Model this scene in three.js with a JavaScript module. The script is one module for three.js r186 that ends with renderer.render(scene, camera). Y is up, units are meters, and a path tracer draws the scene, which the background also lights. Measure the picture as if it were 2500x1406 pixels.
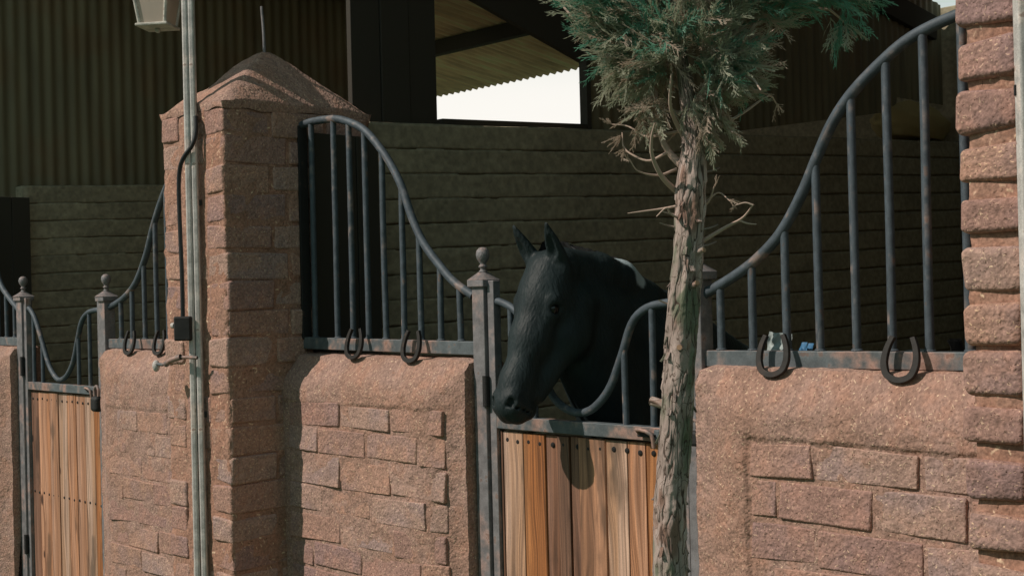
import * as THREE from 'three';
import { RoundedBoxGeometry } from 'three/addons/geometries/RoundedBoxGeometry.js';
import { mergeGeometries, mergeVertices } from 'three/addons/utils/BufferGeometryUtils.js';
import { ImprovedNoise } from 'three/addons/math/ImprovedNoise.js';

// ---------------------------------------------------------------- camera, sky, sun, exposure
const scene = new THREE.Scene();
const renderer = new THREE.WebGLRenderer({ antialias: true });
renderer.toneMapping = THREE.LinearToneMapping;
renderer.toneMappingExposure = 0.93;
renderer.shadowMap.enabled = true;

const camera = new THREE.PerspectiveCamera(25.02, 1024 / 575, 0.05, 400);
camera.position.set(0, 1.6, 2.88);
{ const a = 43.6 * Math.PI / 180, p = Math.atan(18 / 3168);
  camera.lookAt(-Math.cos(a) * Math.cos(p), 1.6 + Math.sin(p), 2.88 - Math.sin(a) * Math.cos(p));
  camera.rotateZ(-0.025); }                                   // the photograph was held slightly askew

const SUN_AZ = 27 * Math.PI / 180, SUN_EL = 43 * Math.PI / 180; // left of the wall's normal, above the horizon
const sunDir = new THREE.Vector3(-Math.sin(SUN_AZ) * Math.cos(SUN_EL), Math.sin(SUN_EL), Math.cos(SUN_AZ) * Math.cos(SUN_EL));
const sun = new THREE.DirectionalLight(0xfff1e4, 3.75);
sun.position.copy(sunDir).multiplyScalar(25).add(new THREE.Vector3(-3, 1, 0));
sun.target.position.set(-3, 1, 0);
sun.castShadow = true; sun.shadow.mapSize.set(4096, 4096);
Object.assign(sun.shadow.camera, { left: -9, right: 9, top: 9, bottom: -9, near: 1, far: 60 });
scene.add(sun, sun.target);

{ // hazy daylight sky: pale at the horizon, deeper above
  const w = 64, h = 128, d = new Float32Array(w * h * 4);
  const hor = [1.05, 1.02, 0.96], mid = [0.38, 0.53, 0.53], zen = [0.135, 0.235, 0.255], gr = [0.07, 0.095, 0.07];
  for (let j = 0; j < h; j++) {
    const el = ((j + 0.5) / h - 0.5) * 180;
    const s = (a, b, x) => { const t = Math.min(1, Math.max(0, (x - a) / (b - a))); return t * t * (3 - 2 * t); };
    const c = [0, 1, 2].map((k) => el < 0 ? gr[k] : (hor[k] + (mid[k] - hor[k]) * s(9.4, 13, el)) * (1 - s(20, 75, el)) + zen[k] * s(20, 75, el));
    for (let i = 0; i < w; i++) d.set([c[0], c[1], c[2], 1], (j * w + i) * 4);
  }
  const t = new THREE.DataTexture(d, w, h, THREE.RGBAFormat, THREE.FloatType);
  t.mapping = THREE.EquirectangularReflectionMapping; t.magFilter = t.minFilter = THREE.LinearFilter; t.needsUpdate = true;
  scene.background = t; scene.environment = t;
}

// ---------------------------------------------------------------- helpers
function rngOf(seed) { let a = seed >>> 0; return () => { a = (a + 0x6D2B79F5) | 0; let t = Math.imul(a ^ (a >>> 15), 1 | a); t = (t + Math.imul(t ^ (t >>> 7), 61 | t)) ^ t; return ((t ^ (t >>> 14)) >>> 0) / 4294967296; }; }
const rnd = rngOf(20240611);
const rr = (a, b) => a + (b - a) * rnd();
const perlin = new ImprovedNoise();
const noise = (x, y, z = 0) => perlin.noise(x + 31.7, y + 17.3, z + 5.1);
const fb = (x, y, z = 0) => noise(x, y, z) * 0.6 + noise(x * 2.1, y * 2.1, z * 2.1) * 0.3 + noise(x * 4.3, y * 4.3, z * 4.3) * 0.15;
const clamp = (x, a = 0, b = 1) => Math.min(b, Math.max(a, x));
const sstep = (a, b, x) => { const t = clamp((x - a) / (b - a)); return t * t * (3 - 2 * t); };
const V = (x, y, z) => new THREE.Vector3(x, y, z);
const taken = {};
function numbered(n) { const k = taken[n] = (taken[n] ?? -1) + 1; return k ? `${n}_${String(k).padStart(3, '0')}` : n; }
function tag(o, label, category, group, kind) {
  o.name = numbered(o.name);
  if (label) o.userData.label = label;
  if (category) o.userData.category = category;
  if (group) o.userData.group = group;
  if (kind) o.userData.kind = kind;
  scene.add(o); return o;
}
function thing(name, label, category, group, pos = [0, 0, 0]) {
  const g = new THREE.Group(); g.name = name; g.position.set(...pos);
  return tag(g, label, category, group);
}
function part(name, geo, mat, parent, label) {
  const m = new THREE.Mesh(geo, mat); m.name = name; parent.add(m);
  if (label) m.userData.label = label;
  return m;
}
// uv in metres, laid on each face along the axis it faces most
function boxUV(geo, ox = 0, oy = 0, along = false) {
  const g = geo.index ? geo.toNonIndexed() : geo, p = g.attributes.position, uv = new Float32Array(p.count * 2);
  const a = V(0, 0, 0), b = V(0, 0, 0), c = V(0, 0, 0);
  for (let i = 0; i < p.count; i += 3) {
    a.fromBufferAttribute(p, i); b.fromBufferAttribute(p, i + 1); c.fromBufferAttribute(p, i + 2);
    const n = b.clone().sub(a).cross(c.clone().sub(a)), ax = Math.abs(n.x), ay = Math.abs(n.y), az = Math.abs(n.z);
    [a, b, c].forEach((q, k) => {
      const t = az >= ax && az >= ay ? [q.x, q.y] : ax >= ay ? [q.z + 0.37, q.y] : [q.x, q.z + 0.61];
      uv[(i + k) * 2] = t[0] + ox; uv[(i + k) * 2 + 1] = t[1] + oy;
    });
  }
  g.setAttribute('uv', new THREE.BufferAttribute(uv, 2));
  return g;
}
function smooth(geo) {                                          // weld, recompute normals
  const g = new THREE.BufferGeometry(); g.setAttribute('position', geo.attributes.position.clone());
  if (geo.index) g.setIndex(geo.index.clone());
  const m = mergeVertices(g, 1e-5); m.computeVertexNormals(); return m;
}
const box = (w, h, d, r = 0.003, seg = 1) => boxUV(new RoundedBoxGeometry(w, h, d, seg, Math.min(r, w / 2.01, h / 2.01, d / 2.01)), rr(0, 1), rr(0, 1));
function at(geo, x, y, z, rx = 0, ry = 0, rz = 0) {
  const m = new THREE.Matrix4().makeRotationFromEuler(new THREE.Euler(rx, ry, rz)); m.setPosition(x, y, z); geo.applyMatrix4(m); return geo;
}
function tube(pts, r, radial = 10, seg, closed = false) {
  const cv = new THREE.CatmullRomCurve3(pts.map((p) => V(...p)), closed, 'catmullrom', 0.5);
  const L = cv.getLength(), g = new THREE.TubeGeometry(cv, seg || Math.max(6, Math.round(L / 0.02)), r, radial, closed);
  const uv = g.attributes.uv; for (let i = 0; i < uv.count; i++) uv.setXY(i, uv.getX(i) * L, uv.getY(i) * 2 * Math.PI * r);
  return g;
}
function taper(pts, r0, r1, radial = 6, seg = 14) {             // tapering limb with end cap
  const cv = new THREE.CatmullRomCurve3(pts.map((p) => V(...p)), false, 'catmullrom', 0.5), g = new THREE.TubeGeometry(cv, seg, 1, radial, false);
  const p = g.attributes.position, L = cv.getLength();
  for (let i = 0; i <= seg; i++) { const c = cv.getPointAt(i / seg), r = r0 + (r1 - r0) * (i / seg);
    for (let j = 0; j <= radial; j++) { const k = i * (radial + 1) + j, q = V(0, 0, 0).fromBufferAttribute(p, k).sub(c).multiplyScalar(r).add(c); p.setXYZ(k, q.x, q.y, q.z); } }
  const uv = g.attributes.uv; for (let i = 0; i < uv.count; i++) uv.setXY(i, uv.getY(i) * 0.05, uv.getX(i) * L);
  g.computeVertexNormals(); return g;
}
function rod(a, b, r, radial = 12) {
  const A = V(...a), B = V(...b), L = A.distanceTo(B), g = new THREE.CylinderGeometry(r, r, L, radial, Math.max(1, Math.round(L / 0.06)));
  const p = g.attributes.position, s = rr(0, 50);
  for (let i = 0; i < p.count; i++) { const y = p.getY(i); p.setX(i, p.getX(i) + noise(s, y * 2.2) * 0.0022); p.setZ(i, p.getZ(i) + noise(s + 9, y * 2.2) * 0.0022); }
  const uv = g.attributes.uv; for (let i = 0; i < uv.count; i++) uv.setXY(i, uv.getX(i) * 2 * Math.PI * r + s, uv.getY(i) * L + s);
  g.applyQuaternion(new THREE.Quaternion().setFromUnitVectors(V(0, 1, 0), B.clone().sub(A).normalize()));
  g.translate((A.x + B.x) / 2, (A.y + B.y) / 2, (A.z + B.z) / 2); return g;
}
const merge = (l) => mergeGeometries(l.map((g) => { const n = g.index ? g.toNonIndexed() : g; for (const k of Object.keys(n.attributes)) if (!['position', 'normal', 'uv'].includes(k)) n.deleteAttribute(k); return n; }));

// ---------------------------------------------------------------- textures (colour, grain and wear of the stuff things are made of)
const H = new Float32Array(65536); { const q = rngOf(77); for (let i = 0; i < 65536; i++) H[i] = q(); }
function pn(u, v, fx, fy, s = 0) {                              // value noise that tiles on 0..1
  const x = u * fx, y = v * fy, xi = Math.floor(x), yi = Math.floor(y); let a = x - xi, b = y - yi; a = a * a * (3 - 2 * a); b = b * b * (3 - 2 * b);
  const h = (i, j) => H[(((((i % fx) + fx) % fx) * 73 + (((j % fy) + fy) % fy) * 9176 + s * 131) ^ ((((i % fx) + fx) % fx) * 2657)) & 65535];
  return (h(xi, yi) * (1 - a) + h(xi + 1, yi) * a) * (1 - b) + (h(xi, yi + 1) * (1 - a) + h(xi + 1, yi + 1) * a) * b;
}
const pf = (u, v, fx, fy, o, s = 0) => { let t = 0, a = 0.5, n = 0; for (let k = 0; k < o; k++) { t += a * pn(u, v, fx << k, fy << k, s + k * 7); n += a; a *= 0.55; } return t / n; };
function tex(n, m, data, srgb) {
  const t = new THREE.DataTexture(data, n, m, THREE.RGBAFormat, THREE.UnsignedByteType);
  t.wrapS = t.wrapT = THREE.RepeatWrapping; t.magFilter = THREE.LinearFilter; t.minFilter = THREE.LinearFilter; if (srgb) t.colorSpace = THREE.SRGBColorSpace; t.needsUpdate = true; return t;
}
function paint(n, m, fn, srgb = true) {
  const d = new Uint8Array(n * m * 4);
  for (let j = 0; j < m; j++) for (let i = 0; i < n; i++) { const c = fn((i + 0.5) / n, (j + 0.5) / m, i, j), k = (j * n + i) * 4;
    d[k] = clamp(c[0], 0, 255); d[k + 1] = clamp(c[1] ?? c[0], 0, 255); d[k + 2] = clamp(c[2] ?? c[0], 0, 255); d[k + 3] = 255; }
  return tex(n, m, d, srgb);
}
const mix = (a, b, t) => [a[0] + (b[0] - a[0]) * t, a[1] + (b[1] - a[1]) * t, a[2] + (b[2] - a[2]) * t];

// adobe: clay with straw chaff and pits, one tile is a metre
function adobe(seed, base, alt, red, n = 1024, straw = 3400) {
  const q = rngOf(seed), fl = new Float32Array(n * n), hb = new Float32Array(n * n);
  const stroke = (len, amt, hgt, wd) => { let x = q() * n, y = q() * n, a = q() * 6.3; for (let k = 0; k < len; k++) { a += (q() - 0.5) * 0.4; x += Math.cos(a); y += Math.sin(a);
    for (let e = 0; e < wd; e++) { const i = ((Math.floor(y) + e) & (n - 1)) * n + (Math.floor(x) & (n - 1)); fl[i] = amt; hb[i] = hgt; } } };
  for (let k = 0; k < straw; k++) stroke(2 + q() * q() * 10, 0.4 + q() * 0.6, 0.25, q() < 0.4 ? 2 : 3);
  for (let k = 0; k < straw * 0.9; k++) stroke(1 + q() * 4, -0.25 - q() * 0.5, -0.5, 2);
  const col = paint(n, n, (u, v, i, j) => {
    const big = pf(u, v, 5, 5, 4, seed), mid = pf(u, v, 21, 21, 4, seed + 3), g = pf(u, v, 170, 170, 2, seed + 9) - 0.5, g2 = H[(i * 7919 + j * 104729 + seed) & 65535] - 0.5;
    let c = mix(base, alt, sstep(0.38, 0.66, big)); c = mix(c, red, sstep(0.52, 0.74, mid) * 0.4);
    const m = 1 + (mid - 0.5) * 0.22 + g * 0.34 + g2 * 0.16; c = c.map((x) => x * m);
    const f = fl[j * n + i]; return f > 0 ? mix(c, [236, 208, 176], f * 0.9) : f < 0 ? mix(c, [70, 48, 36], -f) : c;
  });
  const bump = paint(n, n, (u, v, i, j) => { const h = 0.5 + (pf(u, v, 34, 34, 4, seed + 21) - 0.5) * 0.9 + (pf(u, v, 150, 150, 2, seed + 5) - 0.5) * 0.45 + hb[j * n + i] * 0.3; return [h * 255]; }, false);
  return { col, bump };
}
const tPlaster = adobe(11, [155, 122, 107], [158, 128, 116], [152, 112, 94]);
const tBrick = adobe(29, [164, 134, 121], [156, 131, 125], [161, 125, 109]);
const tMortar = adobe(47, [155, 117, 99], [160, 124, 107], [147, 106, 88], 512, 700);
const adobeMat = (t, o = {}) => new THREE.MeshStandardMaterial({ map: t.col, bumpMap: t.bump, bumpScale: 0.006, roughness: 0.97, ...o });
const M = {
  plaster: adobeMat(tPlaster), brick: [adobeMat(tBrick), adobeMat(tBrick, { color: 0xf8efec }), adobeMat(tBrick, { color: 0xfff6ef }), adobeMat(tBrick, { color: 0xf1e8ea })], mortar: adobeMat(tMortar),
};
// painted steel with clay dust and rust blooms
function steelTex(seed, base, dust, amount) {
  return paint(512, 512, (u, v, i, j) => { const a = pf(u, v, 9, 9, 4, seed), b = pf(u, v, 40, 40, 3, seed + 4), g = H[(i * 7919 + j * 104729 + seed) & 65535] - 0.5;
    let c = mix(base, dust, sstep(0.62 - amount, 0.86 - amount, a * 0.7 + b * 0.3)); const m = 1 + (b - 0.5) * 0.35 + g * 0.16; c = c.map((x) => x * m);
    return b > 0.8 ? mix(c, [104, 74, 60], 0.4) : c; });
}
const tSteelBump = paint(256, 256, (u, v) => [255 * (0.5 + (pf(u, v, 40, 40, 3, 5) - 0.5) * 1.2)], false);
const steel = (seed, base, dust, amount, rough = 0.62) => new THREE.MeshStandardMaterial({ map: steelTex(seed, base, dust, amount), bumpMap: tSteelBump, bumpScale: 0.0012, roughness: rough, metalness: 0.15 });
M.bar = steel(3, [72, 82, 90], [128, 112, 106], 0.08);
M.rail = steel(8, [92, 100, 104], [150, 122, 112], 0.15);
M.post = steel(14, [120, 118, 120], [152, 130, 124], 0.12);
M.pole = steel(19, [192, 188, 184], [200, 186, 178], 0.1);
M.darkIron = steel(23, [34, 34, 34], [56, 46, 40], 0.02, 0.7);
M.cable = new THREE.MeshStandardMaterial({ color: 0x161a1c, roughness: 0.55 });
// planks: long grain, knots, weather streaks; tile 0.6 m x 1.2 m
function woodTex(seed) {
  const q = rngOf(seed), kn = []; for (let k = 0; k < 5; k++) kn.push([q(), q(), 0.012 + q() * 0.018]);
  return paint(512, 1024, (u, v, i, j) => {
    let w = (pf(u, v, 6, 2, 3, seed) - 0.5) * 0.10, dark = 0;
    for (const [a, b, r] of kn) { const dx = (u - a) * 0.6, dy = (v - b) * 1.2, d = Math.hypot(dx, dy * 0.5); w += Math.sign(dx || 1) * r * 0.5 * Math.exp(-((d / (r * 1.4)) ** 2)); dark = Math.max(dark, sstep(r * 0.75, r * 0.35, d)); }
    const x = u + w, g1 = pf(x, v, 60, 2, 2, seed + 3), g2 = pf(x, v, 190, 5, 2, seed + 9), broad = pf(x, v, 11, 1, 3, seed + 15), st = pf(u, v, 9, 5, 4, seed + 31);
    let c = mix([204, 168, 146], [184, 142, 112], sstep(0.35, 0.7, broad)); c = mix(c, [118, 88, 68], sstep(0.5, 0.85, g1) * 0.65);
    const m = 0.9 + (g2 - 0.5) * 0.5 + (H[(i * 7919 + j * 104729) & 65535] - 0.5) * 0.14; c = c.map((y) => y * m);
    c = mix(c, [96, 78, 64], sstep(0.56, 0.78, st) * 0.75); return mix(c, [58, 38, 26], dark * 0.85);
  });
}
const tWood = [woodTex(101), woodTex(202)];
for (const t of tWood) t.repeat.set(1 / 0.6, 1 / 1.2);
const tWoodBump = paint(256, 512, (u, v) => [255 * (0.5 + (pf(u, v, 90, 3, 3, 61) - 0.5) * 1.3)], false); tWoodBump.repeat.set(1 / 0.4, 1 / 1.2);
const wood = (c, k) => new THREE.MeshStandardMaterial({ map: tWood[k], bumpMap: tWoodBump, bumpScale: 0.0016, color: c, roughness: 0.75 });
M.wood = { tan: wood(0xfff0e8, 0), pale: wood(0xffffff, 1), orange: wood(0xefc590, 0), brown: wood(0xb8a49a, 1), dark: wood(0x9c8c82, 0), warm: wood(0xffe6d2, 1) };
const tDim = paint(512, 512, (u, v, i, j) => { const a = pf(u, v, 5, 5, 4, 71), b = pf(u, v, 44, 44, 3, 73); const m = 0.9 + a * 0.2 + (b - 0.5) * 0.35; return [148 * m, 139 * m, 117 * m]; });
const tDimBump = paint(256, 256, (u, v) => [255 * pf(u, v, 12, 24, 4, 77)], false);
M.partition = new THREE.MeshStandardMaterial({ map: tDim, bumpMap: tDimBump, bumpScale: 0.004, roughness: 0.95, color: 0xffffff });
const tSheet = paint(512, 512, (u, v) => { const a = pf(u, v, 16, 2, 4, 81), b = pf(u, v, 4, 4, 4, 85), m = 0.85 + a * 0.3; return mix([118, 111, 88], [120, 106, 82], sstep(0.45, 0.75, b)).map((x) => x * m); });
M.sheet = new THREE.MeshStandardMaterial({ map: tSheet, roughness: 0.7, metalness: 0.1 });
const tRoof = paint(256, 256, (u, v) => { const m = 0.75 + pf(u, v, 24, 3, 4, 83) * 0.5; return [250 * m, 228 * m, 192 * m]; });
M.roof = new THREE.MeshStandardMaterial({ map: tRoof, roughness: 0.75, metalness: 0.1 });
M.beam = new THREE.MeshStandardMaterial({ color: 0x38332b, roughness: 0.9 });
const tGround = paint(512, 512, (u, v, i, j) => { const a = pf(u, v, 6, 6, 5, 91), b = H[(i * 7919 + j * 104729) & 65535]; const m = 0.8 + a * 0.35 + b * 0.12; return [84 * m, 104 * m, 80 * m]; });  // yard is out of view; green chosen so its bounce tints the shade
tGround.repeat.set(0.5, 0.5);
M.ground = new THREE.MeshStandardMaterial({ map: tGround, roughness: 1 });
const tFloor = paint(256, 256, (u, v, i, j) => { const m = 0.7 + pf(u, v, 9, 9, 4, 95) * 0.6; return [84 * m, 72 * m, 56 * m]; });
M.floor = new THREE.MeshStandardMaterial({ map: tFloor, roughness: 1 });

// ---------------------------------------------------------------- ground
{
  const g = new THREE.PlaneGeometry(300, 300); g.rotateX(-Math.PI / 2); const uv = g.attributes.uv, p = g.attributes.position; for (let i = 0; i < uv.count; i++) uv.setXY(i, p.getX(i), p.getZ(i));
  const o = new THREE.Mesh(g, M.ground); o.name = 'ground'; tag(o, 'unseen yard before the stalls, coloured green to tint the bounced light', null, null, 'structure');
  const f = boxUV(new THREE.BoxGeometry(20, 0.02, 5.3)); const s = new THREE.Mesh(f, M.floor); s.name = 'stall_floor'; s.position.set(-5, 0.01, -2.75); tag(s, 'dark earth floor inside the stalls', null, null, 'structure');
}

{ // greenery added out of view, to green and dim the light in the shade
  const mh = new THREE.MeshStandardMaterial({ color: new THREE.Color().setRGB(0.045, 0.075, 0.035), roughness: 1 });
  const added_hedge = (x0, z0, x1, z1, h, label) => { const L = Math.hypot(x1 - x0, z1 - z0), g = new THREE.BoxGeometry(L, h, 1.6, Math.round(L * 3), Math.round(h * 3), 4), p = g.attributes.position;
    for (let i = 0; i < p.count; i++) { const x = p.getX(i), y = p.getY(i), z = p.getZ(i), k = fb(x * 1.1 + x0, y * 1.1, z * 1.1 + z0) * 0.7; p.setXYZ(i, x, y + (y > h / 2 - 0.01 ? k * 1.3 : 0), z + Math.sign(z) * k); }
    const o = new THREE.Mesh(boxUV(smooth(g)), mh); o.name = 'added_hedge'; o.position.set((x0 + x1) / 2, h / 2, (z0 + z1) / 2); o.rotation.y = -Math.atan2(z1 - z0, x1 - x0); tag(o, label, 'added_hedge', 'added hedges out of view round the yard'); };
  added_hedge(-22, 15, 13, 15, 4.6, 'added unseen greenery opposite the stalls, to green and dim the shade'); added_hedge(11, 13, 11, -9, 5.0, 'added unseen greenery on the right, to green and dim the shade');
}

// ---------------------------------------------------------------- building parts shared by several things
function brickGeo(w, h, d, seed, rough = 0.0045, rnding = 0.2) {
  const r = Math.min(h, w, d) * rnding, g0 = new RoundedBoxGeometry(w, h, d, 3, r), p = g0.attributes.position;
  for (let i = 0; i < p.count; i++) {
    const x = p.getX(i), y = p.getY(i), z = p.getZ(i), s = seed * 3.7;
    const big = noise(x * 7 + s, y * 7, z * 7) * rough * 2.2, n1 = noise(x * 22 + s, y * 22, z * 22) * rough, n2 = noise(x * 60 + s, y * 60 + 3, z * 60) * rough * 0.4;
    const l = Math.hypot(x / w, y / h, z / d) || 1, k = big + n1 + n2;
    p.setXYZ(i, x + (x / w / l) * k + noise(y * 16 + s, 7.7, Math.sign(x) * 3) * rough * 1.3, y + (y / h / l) * k + noise(x * 8 + s, 2.2, Math.sign(y) * 3) * rough * 1.6, z + (z / d / l) * k);
  }
  return boxUV(smooth(g0), (seed * 0.377) % 1, (seed * 0.713) % 1);
}
const brickPool = {};
function brickOf(w, h, d, v, rnding = 0.2) {                                  // a few variants of each size
  const key = `${Math.round(w * 50)}_${Math.round(h * 100)}_${Math.round(d * 50)}_${v}_${rnding}`;
  return brickPool[key] ??= { g: brickGeo(w, h, d, Object.keys(brickPool).length + 1, 0.0056, rnding), w, h, d };
}
function placeBrick(parent, w, h, d, x, y, z, tilt = 0.012, rnding = 0.2) {
  const b = brickOf(w, h, d, Math.floor(rnd() * 4), rnding), m = part('brick', b.g, M.brick[Math.floor(rnd() * 4)], parent);
  m.scale.set(w / b.w, h / b.h, d / b.d); m.position.set(x, y, z); m.rotation.set(rr(-tilt, tilt), rr(-tilt, tilt), rr(-tilt, tilt)); return m;
}

// ---------------------------------------------------------------- brick pillars with plaster caps
const COURSE = 0.1085;
function pillar(x0, x1, z0, z1, topY, label, withRod, flush) {
  const t = thing('brick_pillar', label, 'pillar', 'brick pillars between the stalls', [(x0 + x1) / 2, 0, 0]);
  const W = x1 - x0, D = z1 - z0, zc = (z0 + z1) / 2, ins = flush ? 0.008 : 0.022, rnding = flush ? 0.11 : 0.2, hx = W / 2;
  // mortar core, slumped a little
  const cg = new THREE.BoxGeometry(W - 2 * ins, topY, D - 2 * ins, 20, 110, 28); cg.translate(0, topY / 2, zc);
  const p = cg.attributes.position;
  for (let i = 0; i < p.count; i++) { const x = p.getX(i), y = p.getY(i), z = p.getZ(i), k = fb(x * 9 + x0, y * 9, z * 9) * 0.012 + noise(x * 40, y * 40 + x0, z * 40) * 0.004 + 0.004; p.setX(i, x + Math.sign(x) * k); p.setZ(i, z + Math.sign(z - zc) * k); }
  part('mortar', boxUV(smooth(cg), rr(0, 1), rr(0, 1)), M.mortar, t);
  const n = Math.floor(topY / COURSE), hw = 0.132, bh = flush ? 0.095 : 0.081, mid = W - 2 * hw - (flush ? 0.024 : 0.05);
  for (let k = 0; k < n; k++) {
    const y = topY - (k + 0.5) * COURSE - 0.002, odd = k % 2;
    for (const s of [-1, 1]) {                                  // corner bricks run back along the sides, their ends show in front
      let z = z1; const lens = odd ? [0.27, 0.16] : [0.20, 0.24]; lens.push(Math.max(0.1, D - lens[0] - lens[1] - 0.05));
      for (const L of lens) { const w = hw + rr(-0.006, 0.006), h = bh + rr(-0.006, 0.007), px = rr(-0.006, 0.006); placeBrick(t, w, h, L, s * (hx - hw / 2 + 0.002) + px, y + rr(-0.005, 0.005), z - L / 2 + (z === z1 ? rr(-0.006, 0.005) : 0), 0.02, rnding); z -= L + (flush ? 0.014 : 0.024); }
    }
    placeBrick(t, mid, bh + rr(-0.005, 0.006), 0.14, rr(-0.005, 0.005), y + rr(-0.004, 0.004), z1 - 0.075 + rr(-0.005, 0.004), 0.012, rnding);
    placeBrick(t, mid, bh, 0.14, 0, y, z0 + 0.075);
  }
  // plaster cap: a slumped pyramid with an ogee lower edge
  const N = 44, pos = [], idx = [], capH = 0.262;
  const hgt = (u, v) => { const e = 1 - Math.pow(Math.abs(u) ** 9 + Math.abs(v) ** 9, 1 / 9) * 0.98;
const r = 1 - Math.max(0, e); let y = capH * 1.06 * (1 - (Math.sqrt(r * r + 0.012) - 0.006) / 1.0); y -= 0.014 * Math.exp(-((e - 0.45) ** 2) / 0.02) * (u < -0.1 ? 1 : 0.2); y = Math.max(0, y); return y; };
  for (let j = 0; j <= N; j++) for (let i = 0; i <= N; i++) {
    const u = i / N * 2 - 1, v = j / N * 2 - 1, x = u * (hx + 0.006), z = zc + v * (D / 2 + 0.006);
    pos.push(x + noise(x * 14, z * 14, x0) * 0.008 * (1 - Math.abs(u)), topY + 0.012 + hgt(u, v) + fb(x * 7 + x0, z * 7) * 0.010 + noise(x * 50, z * 50) * 0.003, z);
  }
  for (let j = 0; j < N; j++) for (let i = 0; i < N; i++) { const a = j * (N + 1) + i, b = a + 1, c = a + N + 1, d = c + 1; idx.push(a, c, b, b, c, d); }
  // skirt round the rim
  const rim = []; for (let i = 0; i <= N; i++) rim.push(i); for (let j = 1; j <= N; j++) rim.push(j * (N + 1) + N); for (let i = N - 1; i >= 0; i--) rim.push(N * (N + 1) + i); for (let j = N - 1; j > 0; j--) rim.push(j * (N + 1));
  const b0 = pos.length / 3; rim.forEach((q) => pos.push(pos[q * 3] * 0.98, topY - 0.012 + noise(pos[q * 3] * 12, pos[q * 3 + 2] * 12) * 0.012, zc + (pos[q * 3 + 2] - zc) * 0.985));
  rim.forEach((q, k) => { const k2 = (k + 1) % rim.length; idx.push(q, rim[k2], b0 + k, rim[k2], b0 + k2, b0 + k); });
  const g = new THREE.BufferGeometry(); g.setAttribute('position', new THREE.Float32BufferAttribute(pos, 3)); g.setIndex(idx); g.computeVertexNormals();
  part('cap', boxUV(g, rr(0, 1), rr(0, 1)), M.plaster, t);
  if (withRod) part('iron_rod', taper([[-0.004, topY + capH - 0.04, zc], [-0.008, topY + capH + 0.08, zc], [-0.016, topY + capH + 0.185, zc + 0.002]], 0.0068, 0.0058, 8, 10), M.post, t, 'thin rusty rod standing out of the cap');
  return t;
}
pillar(-4.645, -4.19, -0.335, 0.344, 2.335, 'brick pillar behind the twin conduit, with pointed plaster cap and rod', true, true);
pillar(-1.31, -0.85, -0.335, 0.344, 2.335, 'thick rough brick pillar at the right edge', false);

// ---------------------------------------------------------------- low adobe walls under the railings
const FRONT = 0.112;
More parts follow.
